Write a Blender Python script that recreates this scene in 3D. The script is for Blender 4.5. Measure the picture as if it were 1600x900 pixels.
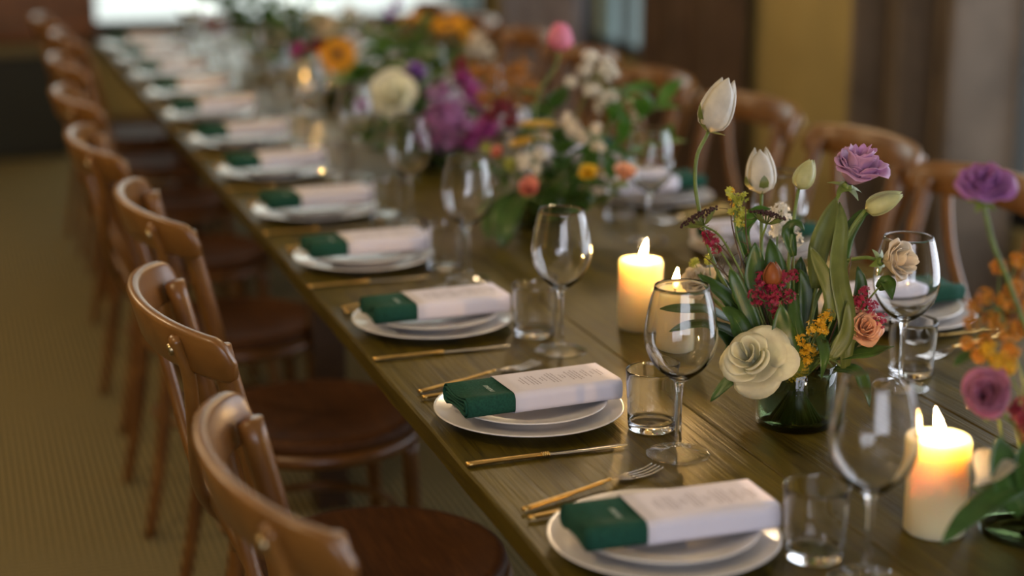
import bpy, bmesh, math, random
from mathutils import Vector, Matrix, Quaternion
for o in list(bpy.data.objects): bpy.data.objects.remove(o, do_unlink=True)
SC = bpy.context.scene
COL = SC.collection
R = math.radians
PI = math.pi
rnd = random.Random(7)

# ============================ camera, world, light, exposure ============================
cd = bpy.data.cameras.new('camera'); cam = bpy.data.objects.new('camera', cd); COL.objects.link(cam)
cam.location = (-.615, -1.729, 1.557)
cam.rotation_euler = (R(90 - 14.554), 0, R(-18.386))
cd.sensor_width = 36; cd.lens = 59.625; cd.clip_start = .05; cd.clip_end = 100
cd.dof.use_dof = True; cd.dof.focus_distance = 2.40; cd.dof.aperture_fstop = 1.55; cd.dof.aperture_blades = 0
SC.camera = cam
w = bpy.data.worlds.new('World'); SC.world = w; w.use_nodes = True
bg = w.node_tree.nodes['Background']; bg.inputs[0].default_value = (.86, .95, .90, 1); bg.inputs[1].default_value = 1.2

def area(name, loc, rot, sx, sy, power, color, portal=False, spread=180):
    l = bpy.data.lights.new(name, 'AREA'); l.shape = 'RECTANGLE'; l.size = sx; l.size_y = sy; l.energy = power; l.color = color
    if portal: l.cycles.is_portal = True
    l.spread = R(spread)
    o = bpy.data.objects.new(name, l); COL.objects.link(o); o.location = loc; o.rotation_euler = rot
    return o
# daylight through the windows (the glass of each stands between the light and the room)
area('window_daylight_side', (2.72, 1.05, 1.45), (0, R(90), 0), 2.1, 2.6, 54, (.78, .83, 1.0))
area('window_daylight_behind', (-.6, -3.72, 1.6), (R(90), 0, 0), 2.6, 1.7, 74, (.86, .86, 1.0))
area('window_daylight_end', (1.25, 7.98, 1.45), (R(-90), 0, 0), 2.3, 1.8, 14, (.92, 1.0, .90))
def fill_point(name, loc, power, color, r=.12):
    l = bpy.data.lights.new(name, 'POINT'); l.energy = power; l.color = color; l.shadow_soft_size = r
    o = bpy.data.objects.new(name, l); COL.objects.link(o); o.location = loc
for i, (x, y) in enumerate([(-1.4, .4), (-1.5, 2.6), (-1.4, 4.9), (1.5, 3.8)]): fill_point('added_warm_fill', (x, y, 2.42), 32, (1.0, .74, .44))  # unseen warm fill lights added below the ceiling to lift the ambient
VS = SC.view_settings; VS.view_transform = 'Standard'; VS.look = 'None'; VS.gamma = 1; VS.use_curve_mapping = False; VS.exposure = 0.1
CY = SC.cycles
CY.use_denoising = True
CY.max_bounces = 12; CY.diffuse_bounces = 3; CY.glossy_bounces = 4; CY.transmission_bounces = 10; CY.transparent_max_bounces = 24
CY.caustics_reflective = False; CY.caustics_refractive = True; CY.sample_clamp_indirect = 4; CY.blur_glossy = .5

# ============================ helpers ============================
def newmat(name):
    m = bpy.data.materials.new(name); m.use_nodes = True
    nt = m.node_tree; return m, nt, nt.nodes['Principled BSDF']
def N(nt, t, **k):
    n = nt.nodes.new(t)
    for a, b in k.items(): setattr(n, a, b)
    return n
def ramp(nt, fac, stops):
    r = N(nt, 'ShaderNodeValToRGB'); e = r.color_ramp.elements
    while len(e) < len(stops): e.new(.5)
    for i, (p, c) in enumerate(stops): e[i].position = p; e[i].color = (*c, 1)
    nt.links.new(fac, r.inputs[0]); return r.outputs[0]
def noise_tex(nt, scale=(1, 1, 1), s=5, detail=4, coord='Object', dist=0):
    tc = N(nt, 'ShaderNodeTexCoord'); mp = N(nt, 'ShaderNodeMapping'); mp.inputs['Scale'].default_value = scale
    no = N(nt, 'ShaderNodeTexNoise'); no.inputs['Scale'].default_value = s; no.inputs['Detail'].default_value = detail; no.inputs['Distortion'].default_value = dist
    nt.links.new(tc.outputs[coord], mp.inputs[0]); nt.links.new(mp.outputs[0], no.inputs['Vector'])
    return no.outputs['Fac']
def bump(nt, p, h, strength=.3, dist=.01):
    b = N(nt, 'ShaderNodeBump'); b.inputs['Strength'].default_value = strength; b.inputs['Distance'].default_value = dist
    nt.links.new(h, b.inputs['Height']); nt.links.new(b.outputs[0], p.inputs['Normal'])
def simple(name, c, rough=.5, metal=0, var=.15, s=20, spec=.5, coat=0, sub=0, bmp=0, scale=(1, 1, 1), coord='Object'):
    m, nt, p = newmat(name)
    f = noise_tex(nt, scale, s, 4, coord)
    c0 = tuple(v * (1 - var) for v in c); c1 = tuple(min(1, v * (1 + var)) for v in c)
    nt.links.new(ramp(nt, f, [(.3, c0), (.7, c1)]), p.inputs['Base Color'])
    p.inputs['Roughness'].default_value = rough; p.inputs['Metallic'].default_value = metal; p.inputs['Specular IOR Level'].default_value = spec
    p.inputs['Coat Weight'].default_value = coat
    if sub:
        p.inputs['Subsurface Weight'].default_value = sub; p.inputs['Subsurface Radius'].default_value = (.02, .012, .006); p.inputs['Subsurface Scale'].default_value = 1
    if bmp: bump(nt, p, f, bmp, .004)
    return m
def thin(name, c, trans=.3, var=.12, s=40, rough=.45, c2=None):
    """petal or leaf: part of the light passes through"""
    m, nt, p = newmat(name)
    f = noise_tex(nt, (1, 1, 1), s, 3)
    c0 = c2 or tuple(v * (1 - var) for v in c); c1 = tuple(min(1, v * (1 + var)) for v in c)
    col = ramp(nt, f, [(.32, c0), (.68, c1)])
    nt.links.new(col, p.inputs['Base Color']); p.inputs['Roughness'].default_value = rough
    t = N(nt, 'ShaderNodeBsdfTranslucent'); nt.links.new(col, t.inputs[0])
    mx = N(nt, 'ShaderNodeMixShader'); mx.inputs[0].default_value = trans
    nt.links.new(p.outputs[0], mx.inputs[1]); nt.links.new(t.outputs[0], mx.inputs[2])
    nt.links.new(mx.outputs[0], nt.nodes['Material Output'].inputs[0])
    return m
def emit(name, c, s):
    m = bpy.data.materials.new(name); m.use_nodes = True; nt = m.node_tree; nt.nodes.remove(nt.nodes['Principled BSDF'])
    e = N(nt, 'ShaderNodeEmission'); e.inputs[0].default_value = (*c, 1); e.inputs[1].default_value = s
    nt.links.new(e.outputs[0], nt.nodes['Material Output'].inputs[0]); return m
def glassmat(name, c=(1, 1, 1), ior=1.45, rough=0):
    m = bpy.data.materials.new(name); m.use_nodes = True; nt = m.node_tree; nt.nodes.remove(nt.nodes['Principled BSDF'])
    g = N(nt, 'ShaderNodeBsdfGlass'); g.inputs['Color'].default_value = (*c, 1); g.inputs['IOR'].default_value = ior; g.inputs['Roughness'].default_value = rough
    nt.links.new(g.outputs[0], nt.nodes['Material Output'].inputs[0]); return m
def thinglass(name, c=(1, 1, 1), base=.045):
    """flat pane: see-through with a fresnel reflection, no bending of light"""
    m = bpy.data.materials.new(name); m.use_nodes = True; nt = m.node_tree; nt.nodes.remove(nt.nodes['Principled BSDF'])
    t = N(nt, 'ShaderNodeBsdfTransparent'); t.inputs[0].default_value = (*c, 1)
    g = N(nt, 'ShaderNodeBsdfGlossy'); g.inputs['Roughness'].default_value = .02
    lw = N(nt, 'ShaderNodeLayerWeight'); lw.inputs[0].default_value = .5
    pw = N(nt, 'ShaderNodeMath', operation='POWER'); pw.inputs[1].default_value = 4; nt.links.new(lw.outputs['Facing'], pw.inputs[0])
    fr = N(nt, 'ShaderNodeMath', operation='MULTIPLY_ADD'); fr.inputs[1].default_value = .85; fr.inputs[2].default_value = base; nt.links.new(pw.outputs[0], fr.inputs[0])
    mx = N(nt, 'ShaderNodeMixShader')
    nt.links.new(fr.outputs[0], mx.inputs[0]); nt.links.new(t.outputs[0], mx.inputs[1]); nt.links.new(g.outputs[0], mx.inputs[2])
    nt.links.new(mx.outputs[0], nt.nodes['Material Output'].inputs[0]); return m

def link(name, me, m=None, parent=None, loc=(0, 0, 0)):
    o = bpy.data.objects.new(name, me); COL.objects.link(o); o.location = loc
    if m is not None and len(me.materials) == 0: me.materials.append(m)
    if parent is not None: o.parent = parent
    return o
def tomesh(name, bm, smooth=True):
    me = bpy.data.meshes.new(name); bm.normal_update(); bm.to_mesh(me); bm.free()
    if smooth:
        for p in me.polygons: p.use_smooth = True
    return me
def obj(name, bm, m, parent=None, smooth=True, loc=(0, 0, 0)): return link(name, tomesh(name, bm, smooth), m, parent, loc)
def tag(o, label=None, cat=None, group=None, kind=None):
    if label: o['label'] = label
    if cat: o['category'] = cat
    if group: o['group'] = group
    if kind: o['kind'] = kind
    return o
def thing(name, label, cat, loc=(0, 0, 0), rz=0, group=None):
    o = bpy.data.objects.new(name, None); COL.objects.link(o); o.location = loc; o.rotation_euler = (0, 0, rz); o.empty_display_size = .05
    return tag(o, label, cat, group)
def dup(root, loc, rz, label, group=None):
    def cp(o, par):
        c = o.copy(); COL.objects.link(c); c.parent = par
        for ch in list(o.children): cp(ch, c)
        return c
    r = cp(root, None); r.location = loc; r.rotation_euler = (0, 0, rz); r['label'] = label
    if group: r['group'] = group
    return r
def structure(o): o['kind'] = 'structure'; return o
def box(bm, x0, x1, y0, y1, z0, z1):
    v = [bm.verts.new(p) for p in [(x0, y0, z0), (x1, y0, z0), (x1, y1, z0), (x0, y1, z0), (x0, y0, z1), (x1, y0, z1), (x1, y1, z1), (x0, y1, z1)]]
    for f in [(3, 2, 1, 0), (4, 5, 6, 7), (0, 1, 5, 4), (1, 2, 6, 5), (2, 3, 7, 6), (3, 0, 4, 7)]: bm.faces.new([v[i] for i in f])
    return v
def bevel(bm, w, seg=2):
    bmesh.ops.bevel(bm, geom=bm.edges[:], offset=w, segments=seg, profile=.6, affect='EDGES')
def boxobj(name, b, m, parent=None, bev=.004, seg=2):
    bm = bmesh.new(); box(bm, *b)
    if bev: bevel(bm, bev, seg)
    return obj(name, bm, m, parent, smooth=False)
def spline(pts, n=6):
    P = [Vector(p) for p in pts]
    if len(P) < 3: return [P[0].lerp(P[-1], i / n) for i in range(n + 1)]
    Q = [2 * P[0] - P[1]] + P + [2 * P[-1] - P[-2]]; out = []
    for i in range(1, len(Q) - 2):
        for k in range(n):
            t = k / n; a, b, c, d = Q[i - 1], Q[i], Q[i + 1], Q[i + 2]
            out.append(.5 * ((2 * b) + (-a + c) * t + (2 * a - 5 * b + 4 * c - d) * t * t + (-a + 3 * b - 3 * c + d) * t ** 3))
    out.append(P[-1]); return out
def tube(bm, P, rad, seg=8, cap=True, flat=None, up=None):
    """rad: number or list; flat=(a,b): elliptic section a along side, b along normal"""
    P = [Vector(p) for p in P]; n = len(P); rings = []
    nrm = None
    for i, p in enumerate(P):
        t = (P[min(i + 1, n - 1)] - P[max(i - 1, 0)]).normalized()
        if nrm is None:
            a = Vector(up) if up else (Vector((0, 0, 1)) if abs(t.z) < .9 else Vector((1, 0, 0)))
            nrm = (a - t * a.dot(t)).normalized()
        else: nrm = (nrm - t * nrm.dot(t)).normalized()
        sd = t.cross(nrm); r = rad[i] if isinstance(rad, (list, tuple)) else rad
        fa, fb = flat if flat else (1, 1)
        rings.append([bm.verts.new(p + (sd * math.cos(2 * PI * k / seg) * fa + nrm * math.sin(2 * PI * k / seg) * fb) * r) for k in range(seg)])
    for i in range(n - 1):
        for k in range(seg): bm.faces.new([rings[i][k], rings[i][(k + 1) % seg], rings[i + 1][(k + 1) % seg], rings[i + 1][k]])
    if cap: bm.faces.new(rings[0][::-1]); bm.faces.new(rings[-1])
    return rings
def lathe(bm, prof, seg=40, closed=False, sx=1, sy=1):
    rings = []
    for r, z in prof:
        if r < 1e-5: rings.append([bm.verts.new((0, 0, z))])
        else: rings.append([bm.verts.new((r * sx * math.cos(2 * PI * k / seg), r * sy * math.sin(2 * PI * k / seg), z)) for k in range(seg)])
    for a, b in zip(rings[:-1], rings[1:]):
        for k in range(seg):
            k2 = (k + 1) % seg
            if len(a) == 1 and len(b) == 1: continue
            if len(a) == 1: bm.faces.new([a[0], b[k2], b[k]])
            elif len(b) == 1: bm.faces.new([a[k], a[k2], b[0]])
            else: bm.faces.new([a[k], a[k2], b[k2], b[k]])
def fixn(bm): bmesh.ops.recalc_face_normals(bm, faces=bm.faces[:])
def grid(bm, G):
    V = [[bm.verts.new(p) for p in row] for row in G]
    for i in range(len(V) - 1):
        for j in range(len(V[0]) - 1): bm.faces.new([V[i][j], V[i + 1][j], V[i + 1][j + 1], V[i][j + 1]])
    return V
def frame(axis):
    return Vector((0, 0, 1)).rotation_difference(Vector(axis).normalized()).to_matrix().to_4x4()
def smoothprof(pts, n=5):
    return [(max(0, p.x), p.y) for p in spline([(a, b, 0) for a, b in pts], n)]

# ============================ materials ============================
def woodmat(name, dark, mid, light, rough=.32, axis=(8, 1, 8), coat=.3):
    m, nt, p = newmat(name)
    f = noise_tex(nt, axis, 9, 6, 'Object', 1.2); g = noise_tex(nt, (1, 1, 1), 3.5, 3)
    mx = N(nt, 'ShaderNodeMath', operation='MULTIPLY_ADD'); mx.inputs[1].default_value = .45; nt.links.new(g, mx.inputs[0])
    ml = N(nt, 'ShaderNodeMath', operation='MULTIPLY'); ml.inputs[1].default_value = .6; nt.links.new(f, ml.inputs[0]); nt.links.new(ml.outputs[0], mx.inputs[2])
    nt.links.new(ramp(nt, mx.outputs[0], [(.3, dark), (.52, mid), (.75, light)]), p.inputs['Base Color'])
    p.inputs['Roughness'].default_value = rough; p.inputs['Coat Weight'].default_value = coat; p.inputs['Coat Roughness'].default_value = .22
    bump(nt, p, f, .08, .003)
    return m
M = {}
M['chair'] = woodmat('chair_wood', (.080, .027, .005), (.160, .064, .012), (.255, .112, .024), .36, (1, 1, 1), .18)
M['seat'] = woodmat('seat_wood', (.044, .015, .004), (.078, .028, .007), (.130, .051, .012), .6, (9, 1, 9), 0)
M['seat'].node_tree.nodes['Principled BSDF'].inputs['Specular IOR Level'].default_value = .2
M['bolt'] = simple('bolt_metal', (.35, .28, .16), .35, 1)
def tablemat():
    m, nt, p = newmat('olive_stained_oak')
    f = noise_tex(nt, (42, 1.3, 42), 3.2, 7, 'Object', .9); g = noise_tex(nt, (5, .8, 5), 2.2, 4, 'Object', 2.5)
    mx = N(nt, 'ShaderNodeMath', operation='MULTIPLY_ADD'); mx.inputs[1].default_value = .55; nt.links.new(g, mx.inputs[0])
    ml = N(nt, 'ShaderNodeMath', operation='MULTIPLY'); ml.inputs[1].default_value = .5; nt.links.new(f, ml.inputs[0]); nt.links.new(ml.outputs[0], mx.inputs[2])
    nt.links.new(ramp(nt, mx.outputs[0], [(.34, (.022, .0155, .001)), (.5, (.062, .045, .003)), (.68, (.112, .082, .007))]), p.inputs['Base Color'])
    rr = N(nt, 'ShaderNodeMapRange'); rr.inputs[3].default_value = .28; rr.inputs[4].default_value = .50; nt.links.new(f, rr.inputs[0]); nt.links.new(rr.outputs[0], p.inputs['Roughness'])
    p.inputs['Specular IOR Level'].default_value = .18; bump(nt, p, f, .5, .0022); return m
M['table'] = tablemat()
M['darkwood'] = woodmat('dark_brown_wood', (.03, .014, .006), (.055, .025, .010), (.08, .04, .016), .5)
M['china'] = simple('white_china', (.68, .655, .635), .16, 0, .02, 6, .5, .3)
M['napkin'] = simple('green_linen', (.012, .066, .043), .85, 0, .25, 300, .2, bmp=.15)
M['paper'] = simple('menu_paper', (.68, .655, .74), .7, 0, .02, 30, .3)
M['ink'] = simple('grey_print', (.30, .27, .32), .8, 0, .02)
M['napkin_print'] = simple('pale_stitched_print', (.42, .52, .47), .8, 0, .02)
M['gold'] = simple('brushed_gold', (.62, .40, .13), .30, 1, .12, 60, coord='Object')
M['steel'] = simple('polished_steel', (.62, .58, .52), .20, 1, .05, 30)
M['glass'] = glassmat('clear_glass')
M['glass_foot'] = thinglass('clear_glass_foot', (.97, .98, .98), .10)
M['vase'] = thinglass('green_grey_vase_glass', (.78, .84, .78))
M['water'] = glassmat('vase_water', (.52, .54, .42), 1.33)
M['pane'] = thinglass('window_pane')
def waxmat():
    m, nt, p = newmat('ivory_wax')
    f = noise_tex(nt, (1, 1, 1), 25, 3)
    nt.links.new(ramp(nt, f, [(.3, (.88, .72, .42)), (.7, (.92, .77, .48))]), p.inputs['Base Color'])
    p.inputs['Roughness'].default_value = .45
    p.inputs['Subsurface Weight'].default_value = 1; p.inputs['Subsurface Radius'].default_value = (1, .90, .74); p.inputs['Subsurface Scale'].default_value = .034
    return m
M['wax'] = waxmat()
M['flame'] = emit('flame', (1.0, .56, .17), 640)
M['wick'] = simple('charred_wick', (.02, .015, .01), .9)
PC = dict(white_petal=(.84, .80, .70), cream_petal=(.86, .76, .60), rose_petal=(.92, .89, .70), mauve_petal=(.70, .42, .64), purple_petal=(.50, .20, .49), dusky_petal=(.56, .20, .29),
          peach_petal=(.90, .52, .32), coral_petal=(.82, .33, .24), pink_petal=(.78, .26, .38), yellow_petal=(.80, .52, .03), golden_petal=(.82, .50, .03), amber_petal=(.74, .36, .01),
          crimson_petal=(.44, .028, .085), darkred_petal=(.24, .02, .04), orange_petal=(.62, .27, .03), rust_orange_petal=(.46, .20, .04), lilac_petal=(.50, .20, .46), magenta_petal=(.46, .06, .30), violet_petal=(.34, .14, .50),
          lime_petal=(.48, .50, .08), rust_petal=(.40, .12, .03), bud=(.62, .64, .32), green_core=(.28, .32, .03))
for k, c in PC.items(): M[k] = thin(k, c, .42 if min(c) > .4 else .32, .3 if k == 'lilac_petal' else .12)
M['leaf'] = thin('deep_green_leaf', (.058, .130, .026), .25, .3, 30, .35)
M['leaf2'] = thin('fresh_green_leaf', (.070, .185, .024), .35, .3, 30, .4)
M['leaf3'] = thin('tulip_green_leaf', (.185, .235, .062), .3, .25, 25, .4)
M['midrib'] = thin('leaf_midrib', (.22, .27, .09), .2)
M['stem'] = thin('flower_stem', (.17, .24, .05), .2, .2, 60, .4)
M['twig'] = simple('brown_twig', (.10, .055, .025), .7, 0, .3, 80)
M['seedhead'] = simple('dark_brown_seeds', (.045, .014, .014), .8, 0, .3, 200)
M['wall'] = simple('ochre_plaster', (.385, .305, .128), .85, 0, .10, 3, .2, bmp=.1)
M['ceiling'] = simple('cream_ceiling', (.55, .47, .33), .9, 0, .04, 4)
M['trim'] = simple('brown_trim', (.10, .06, .03), .5, 0, .15, 8)
M['frame'] = simple('dark_window_frame', (.035, .032, .030), .45, 0, .1, 10)
def curtmat(name, c, tr=.12):
    m = thin(name, c, tr, .18, 6, .9); return m
M['curtain'] = curtmat('taupe_curtain', (.21, .165, .125), .25)
M['curtain_dark'] = curtmat('dark_brown_curtain', (.085, .052, .032), .05)
M['curtain_grey'] = curtmat('grey_lilac_curtain', (.36, .33, .38), .3)
M['sofa'] = simple('blackish_green_paint', (.010, .012, .007), .6, 0, .2, 6)
M['olive'] = simple('olive_top', (.13, .105, .04), .5, 0, .1, 6)
M['leather'] = simple('brown_leather', (.17, .068, .026), .5, 0, .2, 8, bmp=.1)
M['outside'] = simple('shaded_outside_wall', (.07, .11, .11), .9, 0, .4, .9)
M['outside_pale'] = simple('painted_window_streak', (.32, .40, .44), .9, 0, .1, 2)

# ============================ the room ============================
X0, X1, Y0, Y1, ZC = -3.4, 2.5, -3.6, 7.8, 2.75
def carpet():
    m, nt, p = newmat('ribbed_sisal')
    tc = N(nt, 'ShaderNodeTexCoord'); sp = N(nt, 'ShaderNodeSeparateXYZ'); nt.links.new(tc.outputs['Object'], sp.inputs[0])
    def sine(src, freq, ph=0):
        a = N(nt, 'ShaderNodeMath', operation='MULTIPLY'); a.inputs[1].default_value = freq; nt.links.new(src, a.inputs[0])
        b = N(nt, 'ShaderNodeMath', operation='SINE'); nt.links.new(a.outputs[0], b.inputs[0]); return b.outputs[0]
    sx = sine(sp.outputs[0], 2 * PI / .0175); sy = sine(sp.outputs[1], 2 * PI / .020)
    mm = N(nt, 'ShaderNodeMath', operation='MULTIPLY_ADD'); mm.inputs[1].default_value = .45; nt.links.new(sy, mm.inputs[0]); nt.links.new(sx, mm.inputs[2])
    mr = N(nt, 'ShaderNodeMapRange'); mr.inputs[1].default_value = -1.45; mr.inputs[2].default_value = 1.45; nt.links.new(mm.outputs[0], mr.inputs[0])
    no = noise_tex(nt, (1, 1, 1), 60, 4)
    ad = N(nt, 'ShaderNodeMath', operation='MULTIPLY_ADD'); ad.inputs[1].default_value = .25; nt.links.new(no, ad.inputs[0]); nt.links.new(mr.outputs[0], ad.inputs[2])
    nt.links.new(ramp(nt, ad.outputs[0], [(.25, (.052, .041, .016)), (.65, (.25, .20, .088)), (1.0, (.42, .345, .17))]), p.inputs['Base Color'])
    p.inputs['Roughness'].default_value = .9; p.inputs['Specular IOR Level'].default_value = .2
    bump(nt, p, mr.outputs[0], 1.0, .010); return m
structure(boxobj('floor', (X0, X1, Y0, Y1, -.08, 0), carpet(), bev=0))
structure(boxobj('ceiling', (X0, X1, Y0, Y1, ZC, ZC + .08), M['ceiling'], bev=0))
structure(boxobj('wall_left', (X0 - .15, X0, Y0 - .15, Y1 + .15, 0, ZC), M['wall'], bev=0))
def wall_with(name, along, at0, at1, lo, hi, openings):
    """wall slab with rectangular openings: openings=(a0,a1,z0,z1) sorted along the wall"""
    bm = bmesh.new(); cur = lo
    def put(a0, a1, z0, z1):
        if a1 - a0 < 1e-4 or z1 - z0 < 1e-4: return
        if along == 'y': box(bm, at0, at1, a0, a1, z0, z1)
        else: box(bm, a0, a1, at0, at1, z0, z1)
    for a0, a1, z0, z1 in openings:
        put(cur, a0, 0, ZC); put(a0, a1, 0, z0); put(a0, a1, z1, ZC); cur = a1
    put(cur, hi, 0, ZC)
    return structure(obj(name, bm, M['wall'], None, False))
OPS = {'side': [(-.25, 2.82, .40, 2.45), (5.55, 6.60, .56, 2.45)], 'end': [(.12, 2.42, .58, 2.40)], 'behind': [(-1.9, .7, .75, 2.45)]}
wall_with('wall_right', 'y', X1, X1 + .15, Y0 - .15, Y1 + .15, OPS['side'])
wall_with('wall_far', 'x', Y1, Y1 + .15, X0, X1, OPS['end'])
wall_with('wall_back', 'x', Y0 - .15, Y0, X0, X1, OPS['behind'])
def window(n, along, face, depth, a0, a1, z0, z1, cols, rows, sill=True):
    r = bpy.data.objects.new('window_%d' % n, None); COL.objects.link(r); r['kind'] = 'structure'
    def bar(nm, b0, b1, c0, c1, d0=.0, d1=.06, m=M['frame']):
        f0 = face + (d0 if depth > 0 else -d0); f1 = face + (d1 if depth > 0 else -d1); lo, hi = min(f0, f1), max(f0, f1)
        boxobj(nm, (lo, hi, b0, b1, c0, c1) if along == 'y' else (b0, b1, lo, hi, c0, c1), m, r, bev=0)
    t = .055
    bar('frame_rail', a0, a1, z0, z0 + t); bar('frame_rail', a0, a1, z1 - t, z1)
    bar('frame_stile', a0, a0 + t, z0 + t, z1 - t); bar('frame_stile', a1 - t, a1, z0 + t, z1 - t)
    W_ = (a1 - a0 - 2 * t) / cols; H_ = (z1 - z0 - 2 * t) / rows
    for i in range(1, cols): bar('mullion', a0 + t + i * W_ - .015, a0 + t + i * W_ + .015, z0 + t, z1 - t, .01, .05)
    for j in range(1, rows): bar('glazing_bar', a0 + t, a1 - t, z0 + t + j * H_ - .012, z0 + t + j * H_ + .012, .015, .045)
    for i in range(cols): bar('pane', a0 + t + i * W_, a0 + t + (i + 1) * W_, z0 + t, z1 - t, .028, .033, M['pane'])
window(1, 'x', Y1 + .04, 1, .12, 2.42, .58, 2.40, 2, 1)
window(2, 'y', X1 + .04, 1, 5.55, 6.60, .56, 2.45, 2, 1)
window(3, 'y', X1 + .04, 1, -.25, 2.82, .40, 2.45, 3, 1)
window(4, 'x', Y0 - .04, -1, -1.9, .7, .75, 2.45, 3, 1)
structure(boxobj('trim_end', (.05, 2.48, Y1 - .06, Y1 + .03, .535, .58), M['trim']))
structure(boxobj('baseboard_right', (X1 - .02, X1, Y0, Y1, 0, .12), M['trim']))
structure(boxobj('baseboard_far', (X0, X1 - .02, Y1 - .02, Y1, 0, .12), M['trim']))
# a shaded wall stands outside the second side window
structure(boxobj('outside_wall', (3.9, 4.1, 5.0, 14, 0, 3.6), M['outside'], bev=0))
structure(boxobj('outside_streak_panel', (3.5, 3.7, 8.05, 8.6, 0, 3.6), M['outside_pale'], bev=0))  # pale upright added outside to imitate the bright streak in this window
def curtain(y0, y1, folds, amp, m, label, zb=.03, zt=2.62, x=None, seed=0):
    x = X1 - .14 if x is None else x
    rr = random.Random(seed); bm = bmesh.new(); n = folds * 12; ph = rr.random() * 6
    f = lambda s: amp * (math.sin(2 * PI * folds * s + ph) + .35 * math.sin(2 * PI * folds * .53 * s + 1 + ph))
    rows = []
    for side in (0, 1):
        for k in range(6):
            z = zb + (zt - zb) * k / 5; row = []
            for i in range(n + 1):
                s = i / n; row.append((x + f(s) * (1 - .12 * k / 5) + side * .006, y0 + (y1 - y0) * s, z))
            rows.append(row)
    grid(bm, rows[:6]); grid(bm, rows[6:][::-1])
    o = obj('curtain', bm, m); tag(o, label, 'curtain'); return o
curtain(4.46, 5.30, 5, .055, M['curtain_dark'], 'dark brown curtain between the ochre wall and the narrow window', seed=3)
curtain(6.12, 7.30, 6, .05, M['curtain_grey'], 'grey lilac curtain hanging in the far corner beside the narrow window', seed=5)
curtain(2.66, 3.38, 5, .085, M['curtain'], 'taupe curtain in deep folds beside the nearest side window', seed=8)
# low cabinet and the leather case on it, at the end of the room
c = thing('low_cabinet', 'low blackish green cabinet with olive top at the far end of the room', 'cabinet', (-.8, 7.5, 0))
boxobj('body', (-.85, .75, -.22, .22, 0, .53), M['sofa'], c, .008); boxobj('cabinet_top', (-.88, .78, -.25, .24, .53, .585), M['olive'], c, .008)
for a in (-.83, -.29, .25): boxobj('door', (a, a + .5, -.235, -.22, .05, .5), M['sofa'], c, .003)
c = thing('leather_case', 'brown leather case with rounded corners standing on the low cabinet', 'case', (-.32, 7.5, .585))
boxobj('body', (-.42, .45, -.17, .17, 0, .30), M['leather'], c, .05, 4); boxobj('lid_band', (-.423, .453, -.173, .173, .17, .185), M['trim'], c, .002)
boxobj('handle', (-.08, .10, -.195, -.172, .09, .115), M['trim'], c, .008)

# ============================ the long table ============================
TW, TY0, TY1, TZ = 1.10, -1.25, 5.85, .75
t = thing('dining_table', 'very long olive stained oak banquet table made of wide boards', 'table', (TW / 2, 2.3, 0))
def board(x0, x1, seed):
    rr = random.Random(seed); bm = bmesh.new(); n = 90
    # cross-section swept along the table, outer edge slightly worn
    prev = None; ex = x0 < .01
    for i in range(n + 1):
        y = TY0 + (TY1 - TY0) * i / n; wv = .0022 * (rr.random() - .5)
        a = x0 + (wv if ex else .0009); b = x1 + (-wv if x1 > TW - .01 else -.0009); e = .004
        sec = [(a + (.004 if ex else 0), TZ - .036), (b, TZ - .036), (b, TZ - (.004 if x1 > TW - .01 else .0015)), (b - (.004 if x1 > TW - .01 else .0015), TZ), (a + (e if ex else .0015), TZ), (a + (.0008 if ex else 0), TZ - (e if ex else .0015))]
        ring = [bm.verts.new((p - TW / 2, y - 2.3, q)) for p, q in sec]
        if prev:
            for k in range(6): bm.faces.new([prev[k], prev[(k + 1) % 6], ring[(k + 1) % 6], ring[k]])
        else: bm.faces.new(ring)
        prev = ring
    bm.faces.new(prev[::-1]); fixn(bm)
    me = tomesh('board', bm, False); o = link('board', me, M['table'], t); return o
for i, (a, b) in enumerate([(0, .392), (.392, .752), (.752, TW)]): board(a, b, i)
for x in (-.36, .36): boxobj('apron', (x - .014, x + .014, -3.3, 3.3, .62, .713), M['darkwood'], t, .003)
for yy in (-2.6, -.2, 2.2):
    for x in (-.36, .36): boxobj('leg', (x - .04, x + .04, yy - .04, yy + .04, 0, .62), M['darkwood'], t, .005)

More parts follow.
